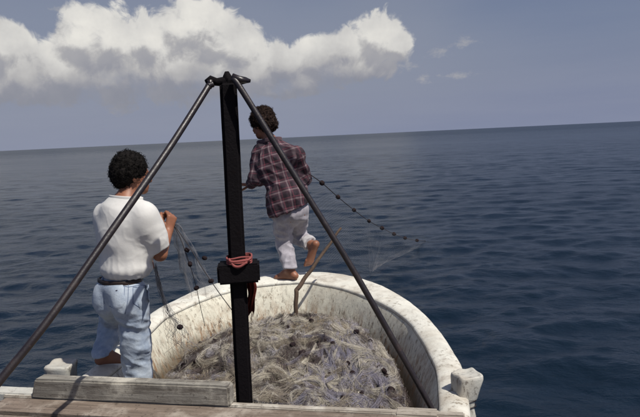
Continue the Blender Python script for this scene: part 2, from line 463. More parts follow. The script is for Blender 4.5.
def mat_wood(name, base, dark, pale, axis='x', rough=.8):
    def b_(t, b):
        c = coords(t); sc_ = {'x': (1.0, 14, 14), 'y': (14, 1.0, 14), 'z': (14, 14, 1.0)}[axis]
        rot = t.new('ShaderNodeVectorRotate'); rot.rotation_type = 'Z_AXIS'; t.l.new(c, rot.inputs['Vector']); rot.inputs['Angle'].default_value = -BYAW
        v = rot.outputs[0]
        g = t.noise(t.scalev(v, sc_), 2.4, 7, .68, .5); m = t.noise(v, 5, 6, .65); f = t.noise(v, 48, 4, .65)
        col = t.mix(t.maprange(g, .30, .72), dark, base); col = t.mix(t.maprange(m, .48, .70), col, pale)
        col = t.mix(t.math('MULTIPLY', t.maprange(f, .58, .68), .6), col, tuple(x * .4 for x in dark))
        t.l.new(col, b.inputs['Base Color']); b.inputs['Roughness'].default_value = rough
        t.l.new(t.bump(t.math('ADD', g, t.math('MULTIPLY', f, .4)), .6, .008), b.inputs['Normal'])
    return material(name, b_)
M_cap = mat_paint('worn_white_paint_rail', 0, .75)
M_inner = mat_paint('worn_white_paint_streaked', 1.0, .5, base=(.74, .715, .60))
M_hull = mat_paint('hull_paint', .3, .6, base=(.50, .46, .40))
M_post = mat_paint('post_paint', 0, .7, base=(.56, .55, .50), tint=(.20, .17, .14))
M_plank = mat_wood('weathered_plank', (.30, .285, .25), (.10, .085, .07), (.50, .47, .40))
M_deck = mat_wood('brown_deck_wood', (.25, .195, .155), (.12, .092, .072), (.37, .32, .27))
M_pale = mat_wood('pale_beam_wood', (.44, .40, .34), (.20, .165, .13), (.60, .57, .50))
M_floor = mat_wood('bilge_wood', (.16, .12, .085), (.05, .04, .03), (.25, .20, .15))
def _rusty(t, b, base=(.012, .009, .010), rust=(.055, .022, .014), amt=(.52, .72), rr_=(.38, .65), fl=.5, bs=.6):
    c = coords(t); n = t.noise(c, 9, 7, .7); f = t.noise(c, 70, 4, .7)
    col = t.mix(t.maprange(n, *amt), base, rust); col = t.mix(t.math('MULTIPLY', t.maprange(f, .6, .7), fl), col, (.10, .06, .045))
    t.l.new(col, b.inputs['Base Color']); t.l.new(t.maprange(n, .35, .7, *(rr_)), b.inputs['Roughness'])
    t.l.new(t.bump(t.math('ADD', n, t.math('MULTIPLY', f, .6)), bs, .010), b.inputs['Normal'])
M_mast = material('tarred_mast', lambda t, b: _rusty(t, b, (.0045, .0032, .0045), (.009, .005, .005), (.55, .8), (.75, .9), 0), spec=.15)
M_strut = material('dark_steel_tube', lambda t, b: _rusty(t, b, (.014, .009, .011), (.040, .020, .016), (.52, .75), (.36, .60), .35, .18), spec=.7)
M_rope_red = material('faded_red_rope', color=(.27, .070, .065), rough=.9)
M_rag = material('dark_red_rag', color=(.16, .022, .014), rough=.9)

boat = tag(empty('fishing_boat', W(0, 0, -1.75)), 'weathered white wooden fishing boat with rounded end and black mast on two long struts', 'fishing boat')
bpy.context.view_layer.update()
_boat_inv = None
def boat_part(name, me, mat, smooth=False, parent=boat):
    """meshes are made in world coordinates; put them in the parent's frame"""
    o = link(name, me, mat, parent=parent, smooth=smooth); o.matrix_parent_inverse = world_of(parent).inverted(); return o
def world_of(o):
    m = Matrix.Translation(o.location) @ o.rotation_euler.to_matrix().to_4x4()
    if o.parent is not None: m = world_of(o.parent) @ o.matrix_parent_inverse @ m
    return m

# ---- outline of the rail's outer edge (lateral, forward)
OUT = [(-.95, -4.2), (-1.0, -3.0), (-1.02, -1.8), (-1.02, -.8), (-1.03, -.05), (-1.11, .5), (-1.15, .97), (-1.10, 1.32), (-.99, 1.68), (-.78, 1.96), (-.48, 2.12), (-.2, 2.19), (.05, 2.185),
       (.32, 2.05), (.50, 1.89), (.66, 1.70), (.81, 1.47), (.94, 1.20), (1.06, .90), (1.15, .60), (1.21, .33), (1.26, .05), (1.28, -.5), (1.27, -1.8), (1.2, -3.0), (1.1, -4.2)]
def make_hull():
    pts = spline([(a, b, 0) for a, b in OUT], 260)[:, :2]
    T = np.gradient(pts, axis=0); T /= np.linalg.norm(T, axis=1, keepdims=True)
    Nn = np.stack([T[:, 1], -T[:, 0]], 1)                           # points inward (outline runs left -> bow -> right)
    Nn = np.where(((np.array([0, .3]) - pts) * Nn).sum(1, keepdims=True) < 0, -Nn, Nn)
    cw = .140 + .20 * np.clip((pts[:, 1] - .9) / 1.2, 0, 1) ** 1.3    # rail gets broad round the bow
    def strip(prof):
        V = []; 
        for p, n, w in zip(pts, Nn, cw):
            zc = capz(p[1])
            for (u, v) in prof(w, p[1]):
                q = p + n * u; V.append(W(q[0], q[1], zc + v))
        k = len(prof(.2, 0)); m = len(pts)
        Fq = [(i * k + j, i * k + j + 1, (i + 1) * k + j + 1, (i + 1) * k + j) for i in range(m - 1) for j in range(k - 1)]
        return V, Fq
    def mk(name, prof, mat, wob=.0, thick=None):
        V, Fq = strip(prof); me = bpy.data.meshes.new(name); me.from_pydata([tuple(v) for v in V], [], Fq); me.update()
        if wob: 
            for v in me.vertices: v.co += mn.noise_vector(v.co * 3.1) * wob + mn.noise_vector(v.co * 14) * wob * .45
        bm = bmesh.new(); bm.from_mesh(me); bmesh.ops.recalc_face_normals(bm, faces=bm.faces); bm.to_mesh(me); bm.free()
        return boat_part(name, me, mat, smooth=True)
    mk('hull', lambda w, f: [(.62, -1.15), (.34, -.92), (.20, -.70), (.10, -.45), (.045, -.22), (.02, -.075), (.02, -.05)], M_hull, .006)
    mk('rail', lambda w, f: [(.03, -.072), (0, -.070), (-.018, -.058), (-.022, -.04), (-.018, -.018), (-.004, -.003), (.02, .004), (w * .35, .008), (w * .7, .002), (w - .018, -.008), (w - .005, -.015), (w - .002, -.024), (w - .002, -.040), (w - .02, -.050)], M_cap, .005)
    # inside face of the bulwark, sloping in under the rail; a narrow open seam parts them
    rows = [(.000, -.040), (.006, -.052)] + [(.006 + .17 * (q ** .85), -.052 - .48 * q) for q in np.linspace(.02, 1, 12)]
    mk('inner_wall', lambda w, f: [(w + u, v) for u, v in rows], M_inner, .004)
    # floor
    inner = [p + n * (w + .16) for p, n, w in zip(pts, Nn, cw)]
    bm = bmesh.new(); vs = [bm.verts.new(W(q[0], q[1], -1.80)) for q in inner]; bm.faces.new(vs)
    boat_part('floor', bm_mesh('floor', bm), M_floor)
make_hull()

def make_deck():
    # raised deck the picture is taken from; front edge about 0.7 m behind the posts
    z0 = -1.30
    for i in range(9):
        w = .19 if i else .15; f1 = -.765 - i * .195; 
        if i == 0: f1 = -.765
        bm = box_bm((2.34, w if i == 0 else .188, .035), .004, 1, 14, .0022, i)
        place(bm, WM(.06, f1 - .094 if i else -.765 - .075, z0 - .0175 - (.0 if i else 0)))
        boat_part('deck_plank', bm_mesh('deck_plank', bm), M_deck)
    # front beam of the deck: pale edge
    bm = box_bm((2.40, .045, .085), .006, 2, 12, .003); place(bm, WM(.065, -.738, z0 - .035)); boat_part('deck_beam', bm_mesh('deck_beam', bm), M_pale)
    bm = box_bm((2.1, .03, .5), .003, 1); place(bm, WM(.05, -.752, z0 - .33)); boat_part('bulkhead', bm_mesh('bulkhead', bm), M_floor)
    # heavy plank on its edge along the left half
    bm = box_bm((1.10, .075, .108), .010, 2, 16, .005, 4)
    for v in bm.verts:                                             # sawn, worn left end
        if v.co.x < -.50 and v.co.z > .02: v.co.x += .030
        if v.co.x < -.50: v.co.x += mn.noise(v.co * 20) * .01
    place(bm, WM(-.405, -.735, z0 + .055)); boat_part('coaming_plank', bm_mesh('coaming_plank', bm), M_plank)
    # shelf strip behind the plank, and little white crossbeam tips left and right
    bm = box_bm((.30, .09, .05), .006, 2, 3, .003, 8); place(bm, WM(-1.10, -.70, z0 - .012)); boat_part('beam_end', bm_mesh('beam_end', bm), M_post)
    bm = box_bm((.20, .09, .045), .008, 2, 3, .003, 9); place(bm, WM(1.05, -.735, z0 - .014)); boat_part('beam_end', bm_mesh('beam_end', bm), M_pale)
make_deck()

def make_bitt(c, h, w, flare, rz, neck, seed, slant=0.0):
    """carved mooring post: rings of a rounded square"""
    prof = [(-.40, 1.3), (-.20, 1.22), (-.07, 1.08), (-.03, neck), (0, neck), (.02, neck + .05), (h * .5, .5 * (neck + flare) + .02), (h - .020, flare), (h - .004, flare * .985), (h + .002, flare * .93), (h - .001, flare * .80), (h - .007, flare * .4), (h - .006, 0.01)]
    bm = bmesh.new(); rings = []; n = 32
    for z, s in prof:
        r_ = []
        for k in range(n):
            a = 2 * math.pi * k / n; ca, sa = math.cos(a), math.sin(a)
            q = (abs(ca) ** 9 + abs(sa) ** 9) ** (-1 / 9) * w * .5 * s
            v = Vector((ca * q + slant * z, sa * q, z)); v += mn.noise_vector(v * 22 + Vector((seed, 0, 0))) * .007 + mn.noise_vector(v * 9 + Vector((seed, 3, 0))) * .008
            r_.append(bm.verts.new(v))
        rings.append(r_)
    for a, b2 in zip(rings, rings[1:]):
        for k in range(n): bm.faces.new((a[k], a[(k + 1) % n], b2[(k + 1) % n], b2[k]))
    m = Matrix.Translation(c) @ Matrix.Rotation(rz, 4, 'Z'); place(bm, m)
    return boat_part('mooring_post', bm_mesh('mooring_post', bm), M_post, smooth=True)
RB = P(462.5, 401, 3.20); LB = P(63, 384, 3.86)
pr = make_bitt(RB, .150, .122, 1.12, BYAW + .55, .86, 3.0, .24)
pl = make_bitt(LB, .140, .150, 1.12, BYAW + .12, .86, 8.0)
tb = Tubes()
for k in range(3):
    a = np.linspace(0, 2 * math.pi, 25)
    sq = [(abs(math.cos(x - BYAW - .55)) ** 9 + abs(math.sin(x - BYAW - .55)) ** 9) ** (-1 / 9) * .0560 for x in a]
    q = np.array([RB + Vector((math.cos(x) * sq[list(a).index(x)], math.sin(x) * sq[list(a).index(x)], -.012 + .016 * k + .010 * math.sin(x + k * 2))) for x in a]); tb.add(q, .0035, 5)
wire = boat_part('wire_lashing', tb.mesh('wire_lashing'), M_strut, parent=pr)

# ---- mast and struts
MY = 3.17
m_top = P(228, 82, MY); m_bot = P(245, 408, MY)
def make_mast():
    ax = (m_top - m_bot); L = ax.length; q = ax.to_track_quat('Z', 'Y').to_matrix().to_4x4()
    rot = Matrix.Rotation(.10, 4, 'Z')
    bm = box_bm((.085, .088, L + .45), .016, 3, 10, .002)
    M = Matrix.Translation((m_top + m_bot) / 2 - ax.normalized() * .225) @ Matrix.Rotation(math.atan2(ax.x, ax.z), 4, 'Y') @ rot
    place(bm, M); mast = boat_part('mast', bm_mesh('mast', bm), M_mast)
    mast['label'] = 'black tarred square mast'
    # head fitting: crossbar, point, bolts
    a, b = P(207, 82, MY), P(250, 81, MY)
    bm = bmesh.new(); 
    pr_ = [(P(206, 83, MY), .016), (P(211, 80.5, MY), .026), (P(217, 82, MY), .020), (P(226, 81.5, MY), .026), (P(238, 80.5, MY), .026), (P(246, 80.3, MY), .016), (P(250.5, 81, MY), .008)]
    tb = Tubes(); tb.add([p for p, _ in pr_], [r for _, r in pr_], 10)
    boat_part('crossbar', tb.mesh('crossbar'), M_mast, True, mast)
    tb = Tubes(); tb.add([P(228, 84, MY), P(227.2, 76, MY), P(226.8, 71.5, MY)], [.030, .022, .010], 10); boat_part('head_spike', tb.mesh('head_spike'), M_mast, True, mast)
    tb = Tubes(); tb.add([P(210, 80, MY - .03), P(210.5, 89, MY - .03)], [.014, .006], 8); boat_part('bolt', tb.mesh('bolt'), M_strut, True, mast)
    tb = Tubes(); tb.add([P(232, 76.5, MY - .07), P(241, 80, MY - .07), P(249, 81, MY - .05)], [.017, .017, .010], 8); boat_part('shackle', tb.mesh('shackle'), M_strut, True, mast)
    # cleat block lower down
    bm = box_bm((.214, .150, .098), .010, 2, 0, .002); place(bm, Matrix.Translation(P(239, 271.5, MY - .01)) @ Matrix.Rotation(.10, 4, 'Z')); boat_part('cleat_block', bm_mesh('cleat_block', bm), M_mast, parent=mast)
    # red rope turned round above the block
    tb = Tubes(); c = P(239.5, 260.5, MY)
    for k in range(6):
        th = np.linspace(0, 2 * math.pi, 33); pts = []
        for x in th:
            q = (abs(math.cos(x)) ** 6 + abs(math.sin(x)) ** 6) ** (-1 / 6) * .060
            v = Vector((math.cos(x) * q, math.sin(x) * q, -.016 + .0070 * k - .022 * (math.sin(x) < 0) * abs(math.sin(x)) ** 2 * (1 - .25 * k) + .003 * math.sin(3 * x + k)))
            v.rotate(Matrix.Rotation(.10, 3, 'Z')); pts.append(c + v * (1 + .01 * k % 2))
        tb.add(pts, .0052, 6)
    boat_part('red_rope_wrap', tb.mesh('red_rope_wrap'), M_rope_red, True, mast)
    for q, r_ in (([P(231, 261, MY - .085), P(234, 266, MY - .095), P(240, 266.5, MY - .098), P(247, 262, MY - .09)], .007), ([P(229, 259, MY - .07), P(232, 262, MY - .09), P(246, 260.5, MY - .09), P(251, 258, MY - .06)], .006)):
        tb = Tubes(); tb.add(spline(q, 14), r_, 6); boat_part('red_rope_end', tb.mesh('red_rope_end'), M_rope_red, True, mast)
    return mast
mast = make_mast()
def strut(pts, r):
    tb = Tubes(); tb.add(spline(pts, 40), r, 16); return boat_part('strut', tb.mesh('strut'), M_strut, True)
strut([P(213, 84, MY - .02), P(208.5, 86, MY - .03), P(205, 92, MY - .05), P(168, 150, MY - .26), P(108, 236, MY - .55), P(50, 318, MY - .77), P(2, 378, MY - .90), P(-32, 420, MY - .98)], .0160)['label'] = 'left steel strut with bent head running down past the white shirt'
strut([P(233, 78, MY - .07), P(243, 92, MY - .08), P(290, 168, MY - .11), P(352, 268, MY - .15), P(400, 352, MY - .18), P(436, 416, MY - .20)], .0155)['label'] = 'right steel strut running down to the deck edge'

# red rag hanging behind the mast
def make_rag():
    tb = bmesh.new(); n, m = 9, 16; a = P(249, 277, MY + .13); b = P(252, 314, MY + .16); V = []
    for i in range(m):
        f = i / (m - 1); c = a.lerp(b, f); w = .026 + .026 * math.sin(f * 2.6) + .012 * math.sin(f * 9)
        row = []
        for j in range(n):
            u = j / (n - 1) - .5
            row.append(tb.verts.new(c + Vector((u * w + .012 * math.sin(f * 5), .02 * math.sin(u * 16 + f * 3), .012 * math.sin(u * 7)))))
        V.append(row)
    for i in range(m - 1):
        for j in range(n - 1): tb.faces.new((V[i][j], V[i][j + 1], V[i + 1][j + 1], V[i + 1][j]))
    geo = bmesh.ops.solidify(tb, geom=tb.faces[:], thickness=.008)
    return tag(boat_part('red_rag', bm_mesh('red_rag', tb), M_rag, True, None) if False else link('red_rag', bm_mesh('red_rag', tb), M_rag, smooth=True), 'dark red rag hanging behind the black mast below its cleat block', 'rag')
make_rag()

# bent wooden tiller pole leaning over the rail
def make_pole():
    q = [P(296, 322, 5.02), P(296, 306, 5.03), P(296.3, 292, 5.05), P(298.2, 288, 5.07), P(307, 275.5, 5.13), P(318, 260, 5.20), P(330, 243.5, 5.28), P(341, 228, 5.36)]
    tb = Tubes(); pts = spline(q, 36); pts += np.array([[.003 * math.sin(i * .9), 0, .002 * math.cos(i * 1.3)] for i in range(len(pts))])
    tb.add(pts, np.interp(np.arange(36), [0, 10, 16, 35], [.018, .019, .019, .010]), 10)
    me = tb.mesh('bent_pole')
    m = mat_wood('driftwood', (.11, .07, .045), (.05, .03, .02), (.19, .13, .09), 'z')
    return tag(link('bent_pole', me, m, smooth=True), 'crooked brown wooden pole propped over the white rail beside the bare feet', 'wooden pole')
make_pole()

# ------------------------------------------------------------------ net pile
def mound(lat, fwd):
    """height above the floor of the heap of netting"""
    def g(a, b, sa, sb, h): return h * math.exp(-((lat - a) / sa) ** 2 - ((fwd - b) / sb) ** 2)
    z = g(.02, .80, .62, .66, .23) + g(-.45, .55, .36, .45, .12) + g(.50, .62, .32, .45, .15) + g(.10, -.25, .6, .4, .20) + g(.0, 1.3, .5, .3, .10)
    p = Vector((lat * 2.6, fwd * 2.6, .3)); z += .06 * mn.noise(p) + .045 * mn.noise(p * 2.1) - .11 * abs(mn.noise(p * 2.9)) - .06 * abs(mn.noise(p * 6.5)) + .05
    return -1.80 + .06 + max(0, z)
def net_inside(lat, fwd):
    if fwd < -.72: return False
    lo = -1.03 + .28; hi = 1.24 - .30
    if fwd > .2: lo = -.80 + .22 * max(0, fwd - .5) ** 1.5; hi = np.interp(fwd, [.2, .33, .6, .9, 1.2, 1.47, 1.7], [.93, .90, .84, .73, .58, .40, .15])
    if fwd > 1.62: return False
    return lo < lat < hi
net = tag(empty('fishing_net', W(0.05, .3, -1.78)), 'large heap of tangled beige and lilac fishing net with dark floats inside the boat', 'fishing net')
def mat_net(name, cols, alpha=None, rough=.75):
    def b_(t, b):
        c = coords(t); n = t.noise(c, 3.2, 4, .6); f = t.noise(c, 24, 4, .7)
        col = t.mix(t.maprange(n, .38, .62), cols[0], cols[1]); col = t.mix(t.math('MULTIPLY', t.maprange(f, .45, .7), .6), col, cols[2])
        t.l.new(col, b.inputs['Base Color']); b.inputs['Roughness'].default_value = rough
    return material(name, b_)
M_mound = mat_net('net_matted', [(.12, .10, .082), (.085, .074, .070), (.045, .037, .032)])  # underlay colour darkened so gaps between skeins read as shaded
NETM = [mat_net('net_beige', [(.36, .31, .24), (.28, .24, .195), (.17, .14, .115)]),
        mat_net('net_lilac', [(.33, .30, .35), (.26, .25, .32), (.18, .16, .19)]),
        mat_net('net_pale', [(.62, .57, .47), (.50, .46, .39), (.30, .27, .23)]),
        mat_net('net_dark', [(.10, .075, .07), (.07, .055, .06), (.13, .10, .09)]),
        mat_net('net_ochre', [(.32, .25, .15), (.26, .20, .14), (.16, .12, .08)])]
def net_part(name, me, mat, smooth=False, parent=None):
    parent = parent or net
    o = link(name, me, mat, parent=parent, smooth=smooth); o.matrix_parent_inverse = world_of(parent).inverted(); return o
def make_pile():
    n, m = 150, 150; V = []; ok = []
    for i in range(n):
        for j in range(m):
            la = -1.1 + 2.25 * i / (n - 1); fw = -.74 + 2.5 * j / (m - 1)
            ins = net_inside(la, fw); V.append(W(la, fw, mound(la, fw) - .022 if ins else -1.798)); ok.append(True)
    V = np.array([tuple(v) for v in V]); i = np.arange(n - 1)[:, None] * m; j = np.arange(m - 1)[None]
    Fq = np.stack([i + j, i + m + j, i + m + j + 1, i + j + 1], -1).reshape(-1, 4)
    Z = V[:, 2]; keep = (Z[Fq] > CZ - 1.797).any(1); me = mesh_np('matted_netting', V, Fq[keep])
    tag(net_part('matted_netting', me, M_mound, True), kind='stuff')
    # skeins: a centre line wanders over the heap, fine strands run beside it, wavering and crossing
    tubes = [Tubes() for _ in NETM]
    def run(la, fw, ang, steps, ds, curl, seed, na=1.0, nf=5.5):
        pts = []
        for s_ in range(steps):
            pts.append((la, fw)); a = ang
            ang += curl + na * mn.noise(Vector((la * nf + seed, fw * nf, seed * .37)))
            la += math.cos(ang) * ds; fw += math.sin(ang) * ds
            if not net_inside(la, fw): ang += 1.2; la = min(max(la, -.88), .92); fw = min(max(fw, -.68), 1.6)
            if not net_inside(la, fw): break
        return pts
    cnt = 0
    for s_ in range(520):
        la = random.uniform(-.88, .95); fw = random.uniform(-.70, 1.6)
        if not net_inside(la, fw): continue
        steps = random.randint(14, 34); cl = run(la, fw, random.uniform(0, 6.28), steps, .028, random.uniform(-.09, .09), random.uniform(0, 50))
        if len(cl) < 7: continue
        x = cl[len(cl) // 2][0]; r_ = random.random()
        if x > .35: mi = 1 if r_ < .62 else (2 if r_ < .78 else 0)
        elif x < -.45: mi = 3 if r_ < .34 else (0 if r_ < .75 else 4)
        else: mi = 0 if r_ < .42 else (2 if r_ < .62 else (4 if r_ < .76 else (3 if r_ < .88 else 1)))
        if mn.noise(Vector((x * 3.7, cl[len(cl) // 2][1] * 3.7, 4.4))) > .16: mi = 3  # clumps of dark strands paint shadowed hollows into the heap
        ns = random.randint(9, 26); wd = random.uniform(.010, .034); lift = random.uniform(.0, .035)
        C2 = np.array(cl); T = np.gradient(C2, axis=0); T /= np.linalg.norm(T, axis=1, keepdims=True) + 1e-9; Nn = np.stack([-T[:, 1], T[:, 0]], 1)
        env = np.sin(np.linspace(0.25, math.pi - .25, len(cl)))
        for k in range(ns):
            off = random.gauss(0, 1) * wd; ph = random.uniform(0, 6.28); fr = random.uniform(.15, .5); am = random.uniform(.002, .010)
            o_ = off * (.45 + .55 * env) + am * np.sin(np.arange(len(cl)) * fr + ph)
            q = C2 + Nn * o_[:, None]; dz = random.uniform(-.004, .016)
            pts = [W(a, b, mound(a, b) + dz + lift * e + .004 * math.sin(ii * fr * 2 + ph)) for ii, ((a, b), e) in enumerate(zip(q, env))]
            tubes[mi].add([tuple(p) for p in pts], random.uniform(.0005, .0012), 3, False)
    # heavy loose skeins flung over the top in arcs and loops
    for s_ in range(230):
        la = random.uniform(-.85, .9); fw = random.uniform(-.65, 1.5)
        if not net_inside(la, fw): continue
        cl = run(la, fw, random.uniform(.4, 2.7) * random.choice((1, -1)), random.randint(16, 34), .024, random.choice((-1, 1)) * random.uniform(.02, .16), random.uniform(0, 50), .35, 2.5)
        if len(cl) < 9: continue
        C2 = np.array(cl); T = np.gradient(C2, axis=0); T /= np.linalg.norm(T, axis=1, keepdims=True) + 1e-9; Nn = np.stack([-T[:, 1], T[:, 0]], 1)
        L = np.arange(len(cl)); x = C2[len(C2) // 2][0]; rad = random.uniform(.012, .034); tw = random.uniform(.02, .16); bul = random.uniform(0, 6)
        mi = random.choice([2, 2, 0, 0, 2, 3] if x < .25 else [1, 2, 1, 2, 0, 1])
        base_h = [mound(a, b) for a, b in C2]; base_h = np.convolve(np.pad(base_h, 3, mode='edge'), np.ones(7) / 7, 'valid')
        for k in range(64):
            rr = rad * math.sqrt(random.random()); ph = random.uniform(0, 6.28); a_ = ph + tw * L; w_ = (1 + .5 * np.sin(L * .28 + bul)) * (.8 + .4 * random.random())
            o_ = rr * np.cos(a_) * w_ + .003 * np.sin(L * random.uniform(.5, 1.1) + ph); h_ = rr * np.sin(a_) * .8 / w_ + .002 * np.sin(L * .8 + ph * 2)
            q = C2 + Nn * o_[:, None]; n0 = random.randint(0, 4); n1 = len(cl) - random.randint(0, 4)
            tubes[mi].add([tuple(W(a, b, bh + rad * .9 + .008 + hh)) for (a, b), bh, hh in zip(q[n0:n1], base_h[n0:n1], h_[n0:n1])], random.uniform(.00035, .00075), 3, False)
    # filmy folds of very fine mesh lying between the skeins
    def b_(t, b):
        c = coords(t); n = t.noise(c, 5, 5, .65, .6); f = t.noise(t.scalev(c, (1, 1, 1)), 60, 4, .7, 1.5); k = t.noise(c, 13, 3, .6)
        t.l.new(t.mix(t.maprange(k, .35, .65), (.40, .37, .33), (.25, .235, .26)), b.inputs['Base Color']); b.inputs['Roughness'].default_value = .7
        t.l.new(t.math('MULTIPLY', t.maprange(n, .42, .62, 0, .70), t.maprange(f, .42, .60, .05, .9)), b.inputs['Alpha'])
    M_film = material('filmy_mesh', b_)
    for lay in range(2):
        n, m = 200, 210; la_ = np.linspace(-.98, 1.0, n); fw_ = np.linspace(-.72, 1.6, m); V = np.zeros((n, m, 3)); ok = np.zeros((n, m), bool)
        for i in range(n):
            for j in range(m):
                a, b = la_[i], fw_[j]; ok[i, j] = net_inside(a, b)
                if not ok[i, j]: continue
                q = Vector((a * 6 + lay * 7, b * 6, lay * 3.3)); wv = mn.noise_vector(q * .5) * 1.2
                h_ = .012 + .035 * max(0, 1 - abs(mn.noise(q + wv)) * 3.2) ** 1.6 + .018 * max(0, 1 - abs(mn.noise(q * 2.3 + wv)) * 3)
                V[i, j] = W(a + .01 * mn.noise(q * 3), b + .01 * mn.noise(q * 3 + Vector((5, 5, 5))), mound(a, b) + h_)
        i = np.arange(n - 1)[:, None] * m; j = np.arange(m - 1)[None]
        Fq = np.stack([i + j, i + m + j, i + m + j + 1, i + j + 1], -1).reshape(-1, 4); Fq = Fq[ok.ravel()[Fq].all(1)]
        used = np.unique(Fq); mp = np.full(n * m, -1); mp[used] = np.arange(len(used))
        tag(net_part('netting', mesh_np('film', V.reshape(-1, 3)[used], mp[Fq]), M_film, True), kind='stuff')
    # stray fine filaments in loops
    for s_ in range(3000):
        la = random.uniform(-.9, .97); fw = random.uniform(-.70, 1.62)
        if not net_inside(la, fw) or mn.noise(Vector((la * 5.5, fw * 5.5, 9.1))) < -.05: continue
        cl = run(la, fw, random.uniform(0, 6.28), random.randint(7, 16), .022, random.uniform(-.35, .35), random.uniform(0, 50))
        if len(cl) < 5: continue
        mi = random.choice([0, 0, 2, 3, 3, 4] if la < .3 else [1, 1, 2, 3, 0]); l0 = random.uniform(0, .045)
        e = np.sin(np.linspace(0, math.pi, len(cl)))
        tubes[mi].add([tuple(W(a, b, mound(a, b) + .004 + l0 * q)) for (a, b), q in zip(cl, e)], random.uniform(.0004, .0008), 3, False)
    for k, (tb, m_) in enumerate(zip(tubes, NETM)): tag(net_part('netting', tb.mesh('netting'), m_), kind='stuff')
make_pile()

# cork floats: one shared lathe shape
M_float = material('dark_cork', lambda t, b: _rusty(t, b, (.022, .015, .017), (.045, .030, .028), (.52, .72), (.85, .95)), spec=.1)
def float_mesh(r=.025, l=.056, name='float'):
    bm = bmesh.new(); prof = [(-.5, .30), (-.5, .62), (-.40, .90), (-.2, 1.0), (.2, 1.0), (.40, .90), (.5, .62), (.5, .30)]; n = 12; rings = []
    for z, s in prof: rings.append([bm.verts.new((math.cos(2 * math.pi * k / n) * r * s, math.sin(2 * math.pi * k / n) * r * s, z * l)) for k in range(n)])
    for a, b in zip(rings, rings[1:]):
        for k in range(n): bm.faces.new((a[k], a[(k + 1) % n], b[(k + 1) % n], b[k]))
    bm.faces.new(rings[0][::-1]); bm.faces.new(rings[-1])
    me = bm_mesh(name, bm); me.materials.append(M_float); me.shade_smooth(); return me
FM = float_mesh()
def add_float(p, parent, axis=None, s=1.0):
    o = bpy.data.objects.new('float', FM); COL.objects.link(o)
    q = (axis or Vector((random.uniform(-1, 1), random.uniform(-1, 1), random.uniform(-.5, .5)))).to_track_quat('Z', 'Y')
    o.parent = parent; o.matrix_parent_inverse = world_of(parent).inverted()
    o.location = p; o.rotation_euler = q.to_euler(); o.scale = (s, s, s); return o
pile_floats = [(237, 322), (283, 322), (290, 326), (304, 322), (311, 319), (262, 343), (267, 337), (291, 344), (303, 329), (305, 352), (317, 345), (327, 340), (331, 343), (337, 350), (330, 371), (373, 342), (372, 352), (387, 346), (379, 365), (381, 370),
               (352, 373), (392, 390), (215, 331), (218, 372), (233, 377), (190, 335), (196, 360), (247, 352), (306, 385), (308, 391), (317, 400), (286, 402), (200, 343), (226, 345), (358, 331), (346, 362), (395, 352), (386, 374), (276, 366), (362, 392), (340, 396), (214, 341), (186, 366), (179, 351)]
def floats_on_pile():
    for (px, py) in [q for i, q in enumerate(pile_floats) if i % 5 != 3]:
        # march the ray down to the heap
        r = ray(px, py); r = r / r.y; Y = 2.9; hit = None
        while Y < 5.6:
            p = Vector((0, 0, CZ)) + r * Y; d = p - BO; la = d.dot(BR); fw = d.dot(BF)
            if net_inside(la, fw) and p.z - CZ < mound(la, fw) + .036: hit = p; break
            Y += .01
        if hit is None: continue
        add_float(hit + Vector((random.gauss(0, .01), random.gauss(0, .01), -.006)), net, s=random.uniform(.5, .85))
floats_on_pile()
# head rope wandering through the heap near its dark floats
def pile_rope(pxs, r_=.0032, mi=3):
    pts = []
    for (px, py) in pxs:
        r = ray(px, py); r = r / r.y; Y = 2.9
        while Y < 5.6:
            p = Vector((0, 0, CZ)) + r * Y; d = p - BO; la = d.dot(BR); fw = d.dot(BF)
            if net_inside(la, fw) and p.z - CZ < mound(la, fw) + .018: pts.append(p); break
            Y += .01
    if len(pts) > 2: tb = Tubes(); tb.add(spline(pts, 30), r_, 5); net_part('head_rope', tb.mesh('head_rope'), NETM[mi], True)
for seq in ([(283, 322), (291, 333), (300, 330), (311, 319)], [(262, 343), (275, 350), (291, 344), (305, 352), (317, 345), (327, 340)], [(373, 342), (381, 350), (387, 346), (379, 365), (352, 373), (330, 371)], [(215, 331), (226, 345), (218, 358), (218, 372), (233, 377)], [(380, 366), (396, 372), (402, 385), (395, 395), (388, 388), (392, 378)]):
    pile_rope(seq)

# ------------------------------------------------------------------ hanging nets and float lines
M_line = material('dark_line', color=(.045, .038, .040), rough=.8)
M_fine = material('fine_net_thread', color=(.26, .26, .28), rough=.6)
M_fine2 = material('grey_net_thread', color=(.16, .145, .15), rough=.7)
def net_sheet(c00, c10, c11, c01, nu, nv, sag, r_, seed, tubes):
    """sheet of diamond mesh between four corners: top edge c00-c10, bottom edge c01-c11"""
    def S(u, v):
        p = c00.lerp(c10, u).lerp(c01.lerp(c11, u), v); s = math.sin(math.pi * u) * sag
        return p + Vector((.02 * mn.noise(Vector((u * 4, v * 4, seed))), .05 * mn.noise(Vector((u * 3 + 9, v * 3, seed))), -s * (1 - v * .3) + .02 * mn.noise(Vector((u * 6, v * 6, seed + 5)))))
    for k in range(-nv, nu):
        for sg in (1, -1):
            pts = []
            for i in range(0, nv * 2 + 1):
                v = i / (nv * 2); u = (k + v * nv) / nu if sg > 0 else 1 - (k + v * nv) / nu
                if 0 <= u <= 1: pts.append(tuple(S(u, v)))
            if len(pts) > 1: tubes.add(pts, r_, 3, False)
